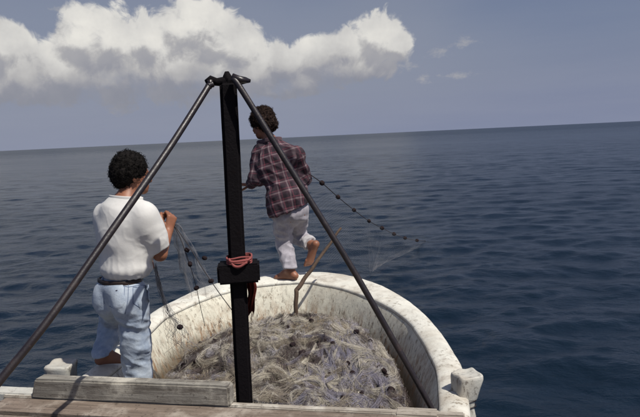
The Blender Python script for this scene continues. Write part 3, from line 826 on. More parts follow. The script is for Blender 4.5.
# man at the rail: float line running out to the water
fl_px = [(308, 173, 5.55), (322, 183, 6.05), (338, 197, 6.75), (354, 210, 7.5), (369, 221, 8.3), (382, 228, 9.1), (394, 234, 9.9), (405, 238, 10.6), (417, 240.5, 11.3), (430, 241.5, 12.0)]
fl = [P(*q) for q in fl_px]
line2 = tag(empty('float_line', fl[0]), 'thin line with small dark corks running from plaid shirt man to water', 'float line')
def lp(name, me, mat, par, smooth=False, stuff=False):
    o = link(name, me, mat, parent=par, smooth=smooth); o.matrix_parent_inverse = world_of(par).inverted()
    if stuff: o['kind'] = 'stuff'
    return o
tb = Tubes(); tb.add(spline(fl + [P(440, 243, 12.1) - Vector((0, 0, .1))], 60), .0048, 5); lp('line', tb.mesh('line'), M_line, line2, True)
for i in range(1, 10):
    add_float(fl[i], line2, (fl[i] - fl[i - 1]), 1.0 if i < 5 else 1.25)
tb = Tubes()
a, b = P(371, 222, 8.4), P(382, 228, 9.1)
net_sheet(P(366, 219, 8.2), P(384, 229, 9.2), P(376, 270, 8.7), P(370, 272, 8.5), 12, 40, .0, .0004, 3, tb)
net_sheet(P(384, 229, 9.2), P(430, 242, 12.0), P(374, 268, 8.8), P(372, 270, 8.7), 24, 30, .05, .0005, 4, tb)
net_sheet(P(308, 176, 5.6), P(366, 219, 8.2), P(372, 268, 8.6), P(330, 262, 6.2), 28, 34, .0, .0004, 6, tb)
lp('netting', tb.mesh('netting'), M_fine, line2, stuff=True)

# man in the white shirt: netting gathered in his hands
H1R = P(171.5, 221, 3.80)
net1 = tag(empty('hauled_net', H1R), 'thin grey net and cork line drooping from the white shirt man\'s hands', 'fishing net')
tb = Tubes()
line_a = [H1R + Vector((0, .01, -.01)), P(182, 236, 3.80), P(192, 251, 3.80), P(205, 272, 3.78), P(220, 294, 3.78), P(234, 313, 3.85), P(243, 326, 3.9)]
tb.add(spline(line_a, 40), .0028, 5)
line_b = [H1R + Vector((.0, .01, -.01)), P(181, 240, 3.82), P(189, 262, 3.85), P(196, 286, 3.9), P(200, 305, 4.0), P(205, 326, 4.05)]
tb.add(spline(line_b, 40), .0022, 5)
lp('line', tb.mesh('line'), M_line, net1, True)
for (px, py, Y) in ((190, 264, 3.85), (204.5, 258, 3.86), (196.5, 288, 3.9), (211, 281, 3.78), (180, 327, 4.12), (187, 250, 3.82)):
    add_float(P(px, py, Y), net1, s=.55 if py != 327 else .72)
tb = Tubes()
net_sheet(H1R, H1R + Vector((.05, .02, -.03)), P(224, 300, 3.8), P(188, 292, 4.0), 26, 40, .0, .0004, 8, tb)
net_sheet(H1R, H1R + Vector((.03, .02, -.02)), P(192, 300, 4.0), P(178, 262, 3.9), 14, 26, .0, .0004, 9, tb)
lp('netting', tb.mesh('netting'), M_fine, net1, stuff=True)
# gathered skein drooping from the left hand to the heap
tb = Tubes(); tl = Tubes()
for k in range(34):
    j = lambda s: random.gauss(0, s)
    q = [P(155 + j(1.2), 266 + j(1.5), 3.95), P(159 + j(1.6), 285, 3.98), P(164 + j(1.6), 300, 4.02 + j(.01)), P(169 + j(3.4), 314, 4.08 + j(.02)), P(174 + j(6), 325 + j(3), 4.15 + j(.03)), P(180 + j(7), 337 + j(4), 4.20), P(188 + j(9), 348 + j(3), 4.24)]
    (tb if k % 4 == 0 else tl).add(spline(q, 16), random.uniform(.0005, .0010), 3, False)
lp('skein', tb.mesh('skein'), M_fine2, net1, stuff=True); lp('skein', tl.mesh('skein'), M_fine, net1, stuff=True)

# ------------------------------------------------------------------ people
def skin_mat(name, col):
    def b_(t, b):
        c = coords(t); n = t.noise(c, 14, 5, .6); f = t.noise(c, 120, 3, .6)
        t.l.new(t.mix(t.maprange(n, .35, .65), col, tuple(x * .78 for x in col)), b.inputs['Base Color'])
        b.inputs['Roughness'].default_value = .5; b.inputs['Subsurface Weight'].default_value = .08; b.inputs['Subsurface Radius'].default_value = (.01, .004, .002)
        t.l.new(t.bump(f, .15, .002), b.inputs['Normal'])
    return material(name, b_)
M_skin = skin_mat('tanned_skin', (.30, .125, .070))
def hairm(name, c1, c2):
    def b_(t, b):
        c = coords(t); n = t.noise(c, 60, 4, .7)
        t.l.new(t.mix(t.maprange(n, .4, .6), c1, c2), b.inputs['Base Color']); b.inputs['Roughness'].default_value = .85; b.inputs['Specular IOR Level'].default_value = .2
        t.l.new(t.bump(t.noise(c, 140, 3, .7), .9, .006), b.inputs['Normal'])
    return material(name, b_)
M_hair1 = hairm('black_hair', (.004, .003, .003), (.009, .007, .006)); M_hair2 = hairm('brown_hair', (.014, .008, .007), (.034, .019, .014))
M_eye = material('eye', color=(.7, .68, .64), rough=.2); M_iris = material('iris', color=(.03, .015, .01), rough=.2)
def cloth_mat(name, c1, c2, weave=260, rough=.85, bump=.25):
    def b_(t, b):
        c = coords(t); n = t.noise(c, 8, 5, .6); f = t.noise(c, weave, 2, .6); m = t.noise(c, 26, 4, .65)
        t.l.new(t.mix(t.maprange(t.math('ADD', t.math('MULTIPLY', n, .7), t.math('MULTIPLY', m, .3)), .35, .65), c1, c2), b.inputs['Base Color'])
        b.inputs['Roughness'].default_value = rough; b.inputs['Sheen Weight'].default_value = .15
        t.l.new(t.bump(t.math('ADD', t.math('MULTIPLY', m, 1.4), t.math('MULTIPLY', f, .3)), bump, .006), b.inputs['Normal'])
    return material(name, b_)
M_tee = cloth_mat('white_cotton', (.68, .67, .645), (.62, .61, .59), bump=.14)
M_denim = cloth_mat('pale_denim', (.25, .31, .41), (.46, .52, .59), 300, bump=.5)
M_denim2 = cloth_mat('denim_seam', (.12, .165, .26), (.17, .22, .32), 300)
M_belt = material('dark_belt', color=(.03, .018, .014), rough=.5)
M_trous = cloth_mat('muddy_grey_trousers', (.42, .40, .44), (.26, .24, .27), 200)
M_cuff = cloth_mat('rolled_cuff', (.50, .49, .50), (.34, .32, .33), 200)

def hand(s, wrist, palm_dir, back_dir, thumb_side, curl=1.0, scale=1.0):
    """palm and five bent fingers; palm_dir wrist->knuckles, back_dir out of the back of the hand, thumb_side +1/-1"""
    d = Vector(palm_dir).normalized(); b = Vector(back_dir); b = (b - d * b.dot(d)).normalized(); w = d.cross(b).normalized() * thumb_side   # towards thumb
    k = scale; wr = Vector(wrist)
    for o_, ra in ((.026, .0145), (.009, .0150), (-.009, .0145), (-.025, .0130)):
        s.cone(wr + w * o_ * .5 * k, wr + d * .085 * k + w * o_ * k, .015 * k, ra * .86 * k, .012)
    lens = [(.027, .044, .026, .021), (.009, .049, .030, .023), (-.009, .045, .028, .022), (-.026, .036, .022, .019)]
    tips = []
    for i, (o_, l1, l2, l3) in enumerate(lens):
        p = wr + d * .088 * k + w * o_ * k; ang = 0; r_ = .0088 * k
        for l, add in zip((l1, l2, l3), (55, 75, 45)):
            ang += R(add) * curl * (1 + .06 * i); q = p + (d * math.cos(ang) - b * math.sin(ang)) * l * k
            s.cone(p, q, r_, r_ * .92, .004); p = q; r_ *= .92
        tips.append(p)
    p = wr + d * .022 * k + w * .026 * k - b * .006 * k
    for l, (fd, fw_, fb) in zip((.042, .032, .026), ((.70, .62, -.35), (.82, .10, -.56), (.72, -.35, -.6))):
        q = p + (d * fd + w * fw_ + b * fb) * l * k; s.cone(p, q, .0115 * k, .0098 * k, .006); p = q
    return tips

def foot(s, ankle, toe_dir, up, k=1.0, side=1):
    d = Vector(toe_dir).normalized(); u = Vector(up); u = (u - d * u.dot(d)).normalized(); w = d.cross(u).normalized() * side   # towards the big toe
    a = Vector(ankle)
    heel = a - d * .045 * k - u * .050 * k; ball = a + d * .135 * k - u * .058 * k
    s.cone(a, heel, .036 * k, .030 * k, .03); s.cone(a, a + d * .07 * k - u * .030 * k, .036 * k, .030 * k, .03)
    s.cone(heel, ball + w * .018 * k, .028 * k, .024 * k, .02); s.cone(heel, ball - w * .022 * k, .026 * k, .020 * k, .02)
    s.cone(a + d * .06 * k - u * .028 * k, ball, .030 * k, .020 * k, .02)
    for o_, l, r_ in ((.034, .052, .0135), (.015, .050, .0098), (.001, .044, .0092), (-.013, .037, .0086), (-.026, .028, .0082)):
        p = ball + w * o_ * k - u * .006 * k; s.cone(p, p + d * l * k - u * .003 * k, r_ * k, r_ * k * .92, .006)

def head(s, c, face, up, k=1.0):
    """c centre of the skull; returns the head's rotation"""
    f = Vector(face).normalized(); u = Vector(up); u = (u - f * u.dot(f)).normalized(); r_ = f.cross(u).normalized()
    rot = Matrix((r_, f, u)).transposed(); c = Vector(c)
    def p(x, y, z): return c + (r_ * x + f * y + u * z) * k
    s.ell(p(0, -.008, .012), (.076 * k, .096 * k, .098 * k), rot, .02)
    s.ell(p(0, .034, -.052), (.058 * k, .062 * k, .074 * k), rot, .03)
    s.ell(p(0, .070, -.094), (.026 * k, .022 * k, .022 * k), rot, .025)
    s.cone(p(-.045, .035, -.075), p(-.012, .075, -.098), .020 * k, .018 * k, .02); s.cone(p(.045, .035, -.075), p(.012, .075, -.098), .020 * k, .018 * k, .02)
    s.ell(p(0, .070, .010), (.052 * k, .026 * k, .014 * k), rot, .015)                      # brow
    for sx in (-1, 1):
        s.ell(p(sx * .032, .094, -.012), (.018 * k, .016 * k, .013 * k), rot, .012, 'sub')   # eye socket
        s.ell(p(sx * .044, .066, -.036), (.020 * k, .022 * k, .018 * k), rot, .02)
        s.ell(p(sx * .079, -.008, -.022), (.010 * k, .020 * k, .032 * k), rot, .008)         # ear
        s.ell(p(sx * .088, .000, -.020), (.006 * k, .010 * k, .016 * k), rot, .004, 'sub')
        s.cone(p(sx * .009, .104, -.043), p(sx * .010, .100, -.044), .009 * k, .008 * k, .008)
    s.cone(p(0, .088, -.004), p(0, .112, -.040), .009 * k, .0125 * k, .012)                 # nose
    s.cone(p(-.020, .094, -.070), p(.020, .094, -.070), .0065 * k, .0065 * k, .008); s.cone(p(-.016, .094, -.080), p(.016, .094, -.080), .0075 * k, .0075 * k, .006)
    s.cone(p(-.022, .102, -.075), p(.022, .102, -.075), .0022 * k, .0022 * k, .002, 'sub')
    return p, rot

def child(name, me, mat, par, smooth=True):
    o = link(name, me, mat, parent=par, smooth=smooth); o.matrix_parent_inverse = world_of(par).inverted(); return o
def eyes(p, k, par):
    for sx in (-1, 1):
        bm = bmesh.new(); bmesh.ops.create_uvsphere(bm, u_segments=16, v_segments=10, radius=.0125 * k, matrix=Matrix.Translation(p(sx * .032, .079, -.011)))
        e = child('eye', bm_mesh('eye', bm), M_eye, par)
        bm = bmesh.new(); bmesh.ops.create_uvsphere(bm, u_segments=12, v_segments=8, radius=.0065 * k, matrix=Matrix.Translation(p(sx * .032, .0858, -.012))); child('iris', bm_mesh('iris', bm), M_iris, e)
def make_hair(p, rot, k, par, mat, lo, hi, blobs, cuts, seed, curl=.010, strands=700):
    s = SDF(lo, hi, .0045)
    for (x, y, z, rx, ry, rz_) in blobs: s.ell(p(x, y, z), (rx * k, ry * k, rz_ * k), rot, .03)
    for (x, y, z, rx, ry, rz_) in cuts: s.ell(p(x, y, z), (rx * k, ry * k, rz_ * k), rot, .015, 'sub')
    me = s.mesh('hair')
    displace(me, lambda v: curl * (mn.noise(v * 42 + Vector((seed, 0, 0))) + .6 * mn.noise(v * 85)) + .004)
    ho = child('hair', me, mat, par)
    co = get_co(me); no = np.empty(len(co) * 3, np.float32); me.vertex_normals.foreach_get('vector', no); no = no.reshape(-1, 3)
    tb = Tubes(); cc = np.array(p(0, 0, 0))
    for i in np.random.default_rng(5).choice(len(co), min(strands, len(co)), replace=False):
        a = Vector(co[i]); n_ = Vector(no[i]); t_ = n_.orthogonal().normalized(); t_.rotate(Matrix.Rotation(random.uniform(0, 6.28), 3, n_)); b_ = n_.cross(t_)
        r_ = random.uniform(.004, .009); L = random.uniform(.006, .016)
        pts = [a + n_ * (L * q - .002) + t_ * r_ * math.cos(q * 5) + b_ * r_ * math.sin(q * 5) for q in np.linspace(0, 1, 7)]
        tb.add([tuple(x) for x in pts], .0011, 3, False)
    tag(child('curls', tb.mesh('curls'), mat, ho, False), kind='stuff')
    return ho
def bvh_of(me): return BVHTree.FromPolygons([v.co.copy() for v in me.vertices], [tuple(p.vertices) for p in me.polygons])
def band(name, bvh, c, up, h, r_out, mat, par, n=72, th=.006, far=.5, wave=0.0):
    """strip hugging a body: rays cast inwards towards axis point c"""
    u = Vector(up).normalized(); x = u.orthogonal().normalized(); y = u.cross(x); bm = bmesh.new(); rows = []
    for k in range(n):
        a = 2 * math.pi * k / n; d = x * math.cos(a) + y * math.sin(a); col_ = []
        hits = []
        for z in (-h / 2, 0, h / 2):
            o_ = c + u * z + d * far; hit = bvh.ray_cast(o_, -d, far)[0]
            hits.append((hit - (c + u * z)).length if hit else r_out)
        m = max(hits[1], .5 * (hits[0] + hits[2]))
        for z, t_ in ((-h / 2, 0), (-h / 2, th), (-h / 4, th * 1.15), (h / 4, th * 1.15), (h / 2, th), (h / 2, 0)):
            rr = m + t_ - (.008 if t_ == 0 else 0)
            col_.append(bm.verts.new(c + u * (z + wave * math.sin(3 * a)) + d * rr))
        rows.append(col_)
    for k in range(n):
        a, b = rows[k], rows[(k + 1) % n]
        for j in range(5): bm.faces.new((a[j], a[j + 1], b[j + 1], b[j]))
        bm.faces.new((a[5], a[0], b[0], b[5]))
    bmesh.ops.recalc_face_normals(bm, faces=bm.faces)
    return child(name, bm_mesh(name, bm), mat, par)
def patch(name, bvh, cpx, size, Y0, mat, par, th=.003, n=10, shape=None, rot=0.0):
    """patch of cloth laid on a body; cpx centre in photo pixels, size in metres"""
    c = P(cpx[0], cpx[1], Y0); d = (c - Vector((0, 0, CZ))).normalized(); ux = Vector((d.y, -d.x, 0)).normalized(); uz = ux.cross(d)
    if rot: ux, uz = ux * math.cos(rot) + uz * math.sin(rot), uz * math.cos(rot) - ux * math.sin(rot)
    bm = bmesh.new(); G = []
    for i in range(n):
        row = []
        for j in range(n):
            u, v = i / (n - 1) * 2 - 1, j / (n - 1) * 2 - 1
            if shape == 'pocket' and v < -.45: u *= 1 - (-.45 - v) * .75 * abs(u)
            if shape == 'pocket': v -= (1 - abs(u)) * .16 * (1 if v < 0 else 0)
            q = c + ux * u * size[0] / 2 + uz * v * size[1] / 2; hit, nn, _, _ = bvh.ray_cast(q - d * .6, d, 1.5)
            if hit is None: hit, nn = q, -d
            edge = i in (0, n - 1) or j in (0, n - 1)
            row.append(bm.verts.new(hit + (-d) * (-.001 if edge else th)))
        G.append(row)
    for i in range(n - 1):
        for j in range(n - 1): bm.faces.new((G[i][j], G[i + 1][j], G[i + 1][j + 1], G[i][j + 1]))
    bmesh.ops.recalc_face_normals(bm, faces=bm.faces)
    return child(name, bm_mesh(name, bm), mat, par)

def rotz(a): return Matrix.Rotation(a, 3, 'Z')

# ---- man in the white T-shirt
def man_white():
    yaw = -R(32); f = Vector((math.sin(-yaw), math.cos(yaw), 0)); r_ = Vector((f.y, -f.x, 0)); u = Vector((0, 0, 1))
    hip = P(122.5, 296, 3.62); chest = P(124, 232, 3.64); neck = P(126.5, 198.5, 3.65); hd = P(132, 173, 3.69)
    shL = P(107, 214, 3.72); shR = P(144.5, 214.5, 3.56)
    elR = P(160, 254, 3.62); wrR = P(168.5, 231, 3.78)
    elL = P(113, 255, 3.98); wrL = P(143, 266, 4.02)
    hL, hR = hip - r_ * .082 - u * .02, hip + r_ * .075 - u * .02
    knL = P(112, 321, 4.10); anL = P(105, 353.5, 3.84)
    knR = P(138, 374, 3.62); anR = Vector((knR.x + .01, knR.y - .10, CZ - 1.70))
    root = empty('person', (hip.x, hip.y, CZ - 1.80)); tag(root, 'man in white T-shirt and jeans hauling net, one bare foot on rail', 'person')
    rt = Matrix((r_, f, u)).transposed()
    lo = (-1.62, 3.15, CZ - 1.82); hi = (-.62, 4.42, CZ + .12)
    s = SDF(lo, hi, .0055)
    s.ell(hip, (.135, .09, .11), rt, .05); s.ell(hip.lerp(chest, .5), (.13, .095, .17), rt, .05); s.ell(chest + u * .06, (.155, .105, .16), rt, .05)
    s.cone(shL, shR, .048, .048, .04)
    s.cone(chest + u * .13, neck, .075, .058, .04); s.cone(neck, hd - u * .05 + f * .0, .056, .054, .02)
    s.cone(shL, elL, .052, .038, .02); s.cone(elL, wrL, .039, .026, .02); s.cone(shR, elR, .052, .039, .02); s.cone(elR, wrR, .041, .027, .02)
    for a, b, c_ in ((hL, knL, anL), (hR, knR, anR)): s.cone(a, b, .072, .054, .02); s.cone(b, c_, .052, .034, .02)
    foot(s, anL, (f * .55 + r_ * .75), u, .82, 1); foot(s, anR, f, u, 1.0, -1)
    hf = (f * .85 + r_ * .35).normalized(); p, hrot = head(s, hd, hf + u * -.12, u + hf * .12, 1.0)
    hand(s, wrR, (H1R - wrR).normalized() + u * .1, r_ * .9 - f * .1, -1, 1.0, 1.0)
    hand(s, wrL, r_ * .8 + u * .2, f, 1, 1.0, 1.0)
    body = child('body', s.mesh('body'), M_skin, root)
    eyes(p, 1.0, root)
    make_hair(p, hrot, 1.0, root, M_hair1, np.array(hd) - .2, np.array(hd) + .2,
              [(0, -.020, .030, .087, .100, .096), (0, -.055, -.012, .080, .068, .078), (-.045, -.01, .025, .045, .06, .055), (.045, -.01, .025, .045, .06, .055)],
              [(0, .125, -.045, .085, .085, .085), (0, .055, -.135, .12, .09, .075)], 3, .009, 900)
    # T-shirt
    s = SDF(lo, hi, .0065)
    waist = P(126, 273, 3.62)
    s.cone(shL, shL.lerp(elL, .80), .064, .062, .035); s.cone(shR, shR.lerp(elR, .66), .064, .068, .05); s.cone(shR.lerp(elR, .66), shR.lerp(elR, 1.02), .070, .072, .03)
    dR = (elR - shR).normalized(); s.slab_cut(shR.lerp(elR, .93), dR + r_ * .25, .14); dL = (elL - shL).normalized(); s.slab_cut(shL.lerp(elL, .62), dL, .13)
    s.ell(waist + u * .035, (.158, .124, .11), rt, .05); s.ell(chest - u * .03, (.168, .124, .21), rt, .035); s.ell(chest + u * .05, (.172, .122, .150), rt, .06); s.cone(shL - u * .04 + r_ * .02, shR - u * .04, .076, .080, .05); s.ell(chest - u * .085, (.168, .122, .215), rt, .06); s.cone(shR.lerp(elR, .42) - r_ * .02, chest - u * .04, .082, .112, .05)
    s.cone(shL - u * .005, shR - u * .005, .060, .060, .05); s.cone(neck - u * .012, shL.lerp(neck, .25) - u * .01, .060, .058, .04); s.cone(neck - u * .012, shR.lerp(neck, .25) - u * .01, .060, .058, .04); s.cone(chest + u * .13, neck + u * .005, .108, .078, .04)
    s.ell(waist + u * .030 + r_ * .004, (.156, .122, .045), rt, .03)
    s.plane(P(126, 276.5, 3.62), (0, 0, -1)); s.slab_cut(neck + u * .016, u + hf * .1, .098)
    me = s.mesh('t_shirt')
    ax = (shR - waist).normalized()
    def folds(v):
        z = (v.z - waist.z); d = 0
        q = Vector((v.x * 27, v.y * 27, v.z * 3.0)); low = max(0, 1 - z / .17); d += .005 * low * (ridge(q) - .55)           # gathers above the belt
        lx = (v - waist).dot(r_); w_ = mn.noise(v * 3.5) * 2.4
        m_ = max(0, 1 - (v - shR.lerp(waist, .35)).length / .30); d += .0042 * m_ * math.sin(46 * (z * .80 + lx * .62) + w_ * 1.3)
        m2 = max(0, 1 - (v - shL.lerp(waist, .5)).length / .26); d += .0028 * m2 * math.sin(44 * (z * .55 - lx * .85) + w_ * 1.6)
        arm = max(0, 1 - (v - shR.lerp(elR, .6)).length / .16); d += .006 * arm * (ridge(Vector((v.x * 12, v.y * 8, v.z * 22))) - .5)
        q4 = Vector((v.x * 15 + v.z * 9, v.y * 13, v.z * 10 - v.x * 7)); d += .0022 * max(0, ridge(q4, 1.6) - .45) * (1.2 - min(1, abs(v.z - chest.z) / .3)); d += .001 * mn.noise(v * 16); return d
    displace(me, folds); tee = child('t_shirt', me, M_tee, root)
    band('neck_band', bvh_of(me), neck + u * .006, u + hf * .15, .018, .075, M_tee, tee, 40, .003, .25)
    # jeans
    s = SDF(lo, hi, .0065)
    s.cone(hL, knL, .094, .078, .03); s.cone(knL, anL - u * .03 - f * .035, .078, .060, .02)
    s.slab_cut(anL - u * .006, -u, .14)
    s.ell(hip + u * .055, (.152, .118, .09), rt, .04); s.ell(hL + u * .005 - f * .022, (.094, .108, .125), rt, .03); s.ell(hR + u * .005 - f * .025, (.092, .108, .13), rt, .03)
    s.cone(hR, hR.lerp(knR, .6), .100, .088, .03); s.cone(hR.lerp(knR, .6), knR, .088, .085, .03); s.cone(knR, anR, .085, .070, .02)
    s.plane(P(126, 276, 3.62), (0, 0, 1)); s.slab_cut(anR - u * .005, -u, .14)
    me = s.mesh('jeans')
    def folds(v):
        d = .0
        t_ = (hip.z - v.z); q = Vector((v.x * 4, v.y * 4, v.z * 15 + v.x * 9 * (1 if v.x > hip.x else -1))); bend = math.exp(-((t_ - .16) / .10) ** 2) + .7 * math.exp(-((t_ - .42) / .14) ** 2)
        d += .012 * bend * (ridge(q) - .6)
        q3 = Vector((v.x * 13 + v.z * 9, v.y * 10, v.z * 30)); d += .005 * bend * (ridge(q3) - .5)
        q2 = Vector((v.x * 11 - v.z * 3.0, v.y * 9, v.z * 3.5)); d += .013 * (ridge(q2 + Vector((7, 2, 0))) - .62) * min(1, max(0, t_ / .15))
        d += .003 * mn.noise(v * 18); return d
    displace(me, folds); jeans = child('jeans', me, M_denim, root); bj = bvh_of(me)
    band('belt', bj, P(126, 279.5, 3.62), u, .030, .14, M_belt, jeans, 80, .006, .4)
    patch('pocket', bj, (114, 296), (.125, .145), 3.5, M_denim, jeans, .004, 12, 'pocket', .03)
    patch('pocket', bj, (143, 297), (.070, .135), 3.45, M_denim, jeans, .004, 12, 'pocket', -.03)
    patch('pocket_label', bj, (116.5, 290.5), (.018, .012), 3.5, material('label_ink', color=(.03, .03, .06), rough=.8), jeans, .0065, 4)
    def seam(pts, w=.004):
        tb = Tubes(); out = []
        for (px, py) in pts:
            c = P(px, py, 3.3); d = ray(px, py).normalized(); h_ = bj.ray_cast(Vector((0, 0, CZ)) + d * 2.5, d, 3)[0]
            if h_: out.append(h_ - d * .0005)
        if len(out) > 2: tb.add(np.array([tuple(x) for x in out]), .0022, 5); child('seam', tb.mesh('seam'), M_denim2, jeans)
    def poly(ps, n=6): return [(a[0] + (b[0] - a[0]) * k / n, a[1] + (b[1] - a[1]) * k / n) for a, b in zip(ps, ps[1:]) for k in range(n + 1)]
    seam(poly([(104, 286), (104, 303), (114, 308.5), (124, 303), (124.5, 286.5), (104, 286)])); seam(poly([(133, 287), (133, 303), (141.5, 308.5), (148.5, 303), (149, 288), (133, 287)]))
    seam(poly([(128.5, 283), (128, 300), (125, 314)])); seam(poly([(99, 284.5), (115, 284), (128.5, 287), (140, 285), (150, 285.5)]))
    for lx in (103, 116, 129, 141, 149):
        c = P(lx, 279.5, 3.3); d = ray(lx, 279.5).normalized(); h_ = bj.ray_cast(Vector((0, 0, CZ)) + d * 2.5, d, 3)[0]
        if h_:
            bm = box_bm((.010, .008, .044), .002, 1); place(bm, Matrix.Translation(h_ - d * .012) @ Matrix.Rotation(math.atan2(-d.x, d.y), 4, 'Z')); child('belt_loop', bm_mesh('belt_loop', bm), M_denim2, jeans)
    return root
man_white()

# ---- man in the plaid shirt
def man_plaid():
    u = Vector((0, 0, 1)); f = Vector((-.28, .96, 0)).normalized(); r_ = Vector((f.y, -f.x, 0))
    lean = Vector((-.10, .22, 1)).normalized()
    hip = P(290, 212, 5.66); chest = P(281, 168, 5.74); neck = P(270.5, 141, 5.80); hd = P(261.5, 123.5, 5.83)
    shL = P(261, 152, 5.80); shR = P(296, 153.5, 5.66)
    elL = P(256, 180, 5.72); wrL = P(249.5, 185, 5.93); elR = P(305, 178, 5.74); wrR = P(303.5, 171, 5.98)
    hL, hR = hip - r_ * .075, hip + r_ * .085
    knL = P(284, 243, 5.74); anL = P(290, 270.5, 5.60)
    knR = P(297.5, 236, 5.98); anR = P(313, 245.5, 5.74)
    zc = CZ + capz(2.0)
    anL = Vector((anL.x, anL.y, anL.z))
    root = empty('person', (anL.x, anL.y, anL.z - .085)); tag(root, 'man in purple plaid shirt balancing barefoot on the boat rail, one foot raised', 'person')
    rt = Matrix((r_, f, u)).transposed(); rl = Matrix((r_, lean.cross(r_) * -1 if False else (r_.cross(lean) * -1).normalized(), lean)).transposed()
    rl = Matrix((r_, lean.cross(r_).normalized(), lean)).transposed()
    lo = (-.92, 5.2, CZ - 1.46); hi = (.16, 6.3, CZ + .34)
    s = SDF(lo, hi, .006)
    s.ell(hip, (.15, .11, .12), rt, .05); s.ell(hip.lerp(chest, .5), (.13, .095, .17), rl, .05); s.ell(chest + lean * .06, (.155, .105, .15), rl, .05)
    s.cone(shL, shR, .056, .056, .04); s.cone(chest + lean * .14, neck, .08, .060, .04); s.cone(neck, hd - u * .03, .056, .054, .02)
    for a, b, c_ in ((shL, elL, wrL), (shR, elR, wrR)): s.cone(a, b, .050, .038, .02); s.cone(b, c_, .038, .026, .02)
    for a, b, c_ in ((hL, knL, anL), (hR, knR, anR)): s.cone(a, b, .085, .056, .03); s.cone(b, c_, .054, .036, .02)
    foot(s, anL, Vector((-.80, .42, -.05)), u, 1.0, 1)
    foot(s, anR, Vector((-.35, .25, -.85)), Vector((-.2, .9, .35)), 1.0, -1)
    hf = Vector((-.78, .60, -.42)).normalized(); p, hrot = head(s, hd, hf, Vector((-.12, .1, 1)), 1.0)
    hand(s, wrL, Vector((-.9, .35, .1)), Vector((.2, .1, 1)), 1, .8); hand(s, wrR, Vector((.2, .8, -.3)), r_, -1, .9)
    child('body', s.mesh('body'), M_skin, root); eyes(p, 1.0, root)
    make_hair(p, hrot, 1.0, root, M_hair2, np.array(hd) - .22, np.array(hd) + .22,
              [(0, -.030, .036, .106, .114, .104), (0, -.075, -.025, .098, .072, .092), (0, -.05, .075, .07, .08, .055)],
              [(0, .125, -.040, .085, .085, .085), (0, .050, -.135, .13, .085, .078)], 9, .014, 1600)
    # plaid shirt, worn loose over the trousers
    s = SDF(lo, hi, .0065)
    hem = P(286, 210, 5.66)
    s.ell(chest, (.215, .145, .22), rl, .06); s.ell(chest + lean * .08, (.195, .13, .14), rl, .05); s.ell(hip + u * .12 - r_ * .01, (.205, .150, .21), rt, .07); s.ell(hip + u * -.01 - r_ * .012, (.192, .150, .17), rt, .06)
    s.cone(shL, shR, .072, .072, .04); s.cone(chest + lean * .14, neck, .100, .074, .03)
    s.cone(shL, shL.lerp(elL, .95), .080, .074, .05); s.cone(elL, elL.lerp(wrL, .85), .064, .048, .02); s.cone(shR, elR, .070, .066, .05); s.cone(elR, elR.lerp(wrR, .85), .062, .045, .02)
    s.plane(P(284, 212.5, 5.66), (.34, 0, -1)); s.slab_cut(neck + lean * .012, lean, .12); s.slab_cut(elL.lerp(wrL, .72), wrL - elL, .09); s.slab_cut(elR.lerp(wrR, .78), wrR - elR, .09)
    me = s.mesh('plaid_shirt')
    def folds(v):
        d = .015 * (ridge(Vector((v.x * 9 + v.z * 3, v.y * 8, v.z * 4))) - .6) + .012 * (ridge(Vector((v.x * 7 - 3, v.y * 7, v.z * 10 + v.x * 5))) - .6) + .004 * mn.noise(v * 15)
        return d
    displace(me, folds)
    # pattern coordinates: round the trunk and up it; along and round each sleeve
    co = get_co(me); uv = np.zeros((len(co), 3)); segs = [(shL + (elL - shL) * .12, elL, 1), (elL, wrL, 1), (shR + (elR - shR) * .12, elR, 2), (elR, wrR, 2)]
    A0 = np.array(hip); Az = np.array((neck - hip).normalized())
    for i, c in enumerate(co):
        v = Vector(c); best = None
        for a, b, k in segs:
            ab = b - a; t_ = max(0, min(1, (v - a).dot(ab) / ab.length_squared)); dd = (v - (a + ab * t_)).length
            if best is None or dd < best[0]: best = (dd, a, b, t_, k)
        zt = (v - hip).dot(Vector(Az)); ctr = hip + Vector(Az) * zt; dt = (v - ctr)
        if best[0] < .088 and abs(dt.dot(r_)) > .135:
            a, b, t_ = best[1], best[2], best[3]; ax_ = (b - a).normalized(); w_ = v - (a + ax_ * (v - a).dot(ax_)); x_ = ax_.cross(f).normalized(); y_ = ax_.cross(x_)
            ang = math.atan2(w_.dot(y_), w_.dot(x_)); uv[i] = (ang * .07 + 3, (v - a).dot(ax_) + (0.3 if a is elL or a is elR else 0), best[4])
        else:
            uv[i] = (math.atan2(dt.dot(r_), -dt.dot(f)) * .165, zt, 0)
    set_attr(me, 'weave', uv)
    def b_(t, b):
        a = attr(t, 'weave'); sp = t.new('ShaderNodeSeparateXYZ'); t.l.new(a, sp.inputs[0]); U, V_ = sp.outputs[0], sp.outputs[1]
        def stripe(x, per, ph, w, sft=.08):
            q = t.math('FRACT', t.math('ADD', t.math('DIVIDE', x, per), ph)); q = t.math('ABSOLUTE', t.math('SUBTRACT', q, .5)); return t.maprange(q, w / 2 + sft, w / 2 - sft)
        per = .088
        du, dv = stripe(U, per, .0, .50), stripe(V_, per, .0, .50); wu, wv = stripe(U, per, .5, .15, .05), stripe(V_, per, .5, .15, .05); ru, rv = stripe(U, per, .25, .07, .03), stripe(V_, per, .25, .07, .03)
        dark = t.math('MULTIPLY', t.math('ADD', du, dv), .5); white = t.math('MULTIPLY', t.math('ADD', wu, wv), .5)
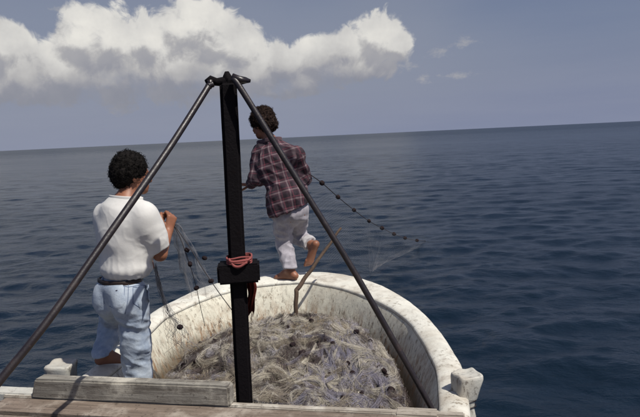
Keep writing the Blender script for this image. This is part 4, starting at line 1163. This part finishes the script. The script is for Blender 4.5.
        col = t.mix(dark, (.046, .018, .030), (.009, .0045, .010)); col = t.mix(t.math('POWER', white, 1.3), col, (.28, .21, .22)); col = t.mix(t.math('MULTIPLY', t.math('ADD', ru, rv), .28), col, (.30, .05, .08))
        n = t.noise(coords(t), 30, 4, .6); col = t.mix(t.maprange(n, .3, .8, 0, .35), col, (.10, .06, .08)); t.l.new(col, b.inputs['Base Color']); b.inputs['Roughness'].default_value = .9
        t.l.new(t.bump(n, .3, .008), b.inputs['Normal'])
    shirt = child('plaid_shirt', me, material('purple_plaid', b_), root)
    band('collar', bvh_of(me), neck - lean * .004, lean, .040, .085, cloth_mat('dark_plaid_collar', (.045, .018, .030), (.09, .05, .06)), shirt, 40, .006, .25)
    # trousers
    s = SDF(lo, hi, .0065)
    s.ell(hip - u * .005, (.158, .122, .13), rt, .04)
    s.cone(hL, knL, .098, .080, .03); s.cone(knL, anL + u * .03, .082, .066, .02); s.cone(hR, knR, .098, .078, .03); s.cone(knR, knR.lerp(anR, .82), .080, .062, .02)
    s.slab_cut(anL + u * .028, -u, .10); s.slab_cut(knR.lerp(anR, .80), anR - knR, .10)
    me = s.mesh('trousers')
    def folds(v): return .013 * (ridge(Vector((v.x * 6 + v.z * 5, v.y * 6, v.z * 13))) - .6) + .010 * (ridge(Vector((v.x * 16, v.y * 10, v.z * 4))) - .6) + .003 * mn.noise(v * 20)
    displace(me, folds); tr = child('trousers', me, M_trous, root)
    # mud-stained rolled cuff on the raised leg
    bt = bvh_of(me); d_ = (anR - knR).normalized()
    s = SDF(lo, hi, .006); s.cone(knR.lerp(anR, .62), knR.lerp(anR, .84), .066, .064, .01); s.cone(knR.lerp(anR, .70), knR.lerp(anR, .74), .072, .072, .01)
    s.slab_cut(knR.lerp(anR, .84), anR - knR, .10); s.slab_cut(knR.lerp(anR, .60), knR - anR, .10); cu = s.mesh('rolled_cuff')
    displace(cu, lambda v: .008 * (ridge(Vector((v.x * 14, v.y * 14, v.z * 18))) - .5) + .003 * mn.noise(v * 40)); child('rolled_cuff', cu, M_cuff, tr)
    return root
man_plaid()
SC.cycles.max_bounces = 6; SC.cycles.transparent_max_bounces = 16
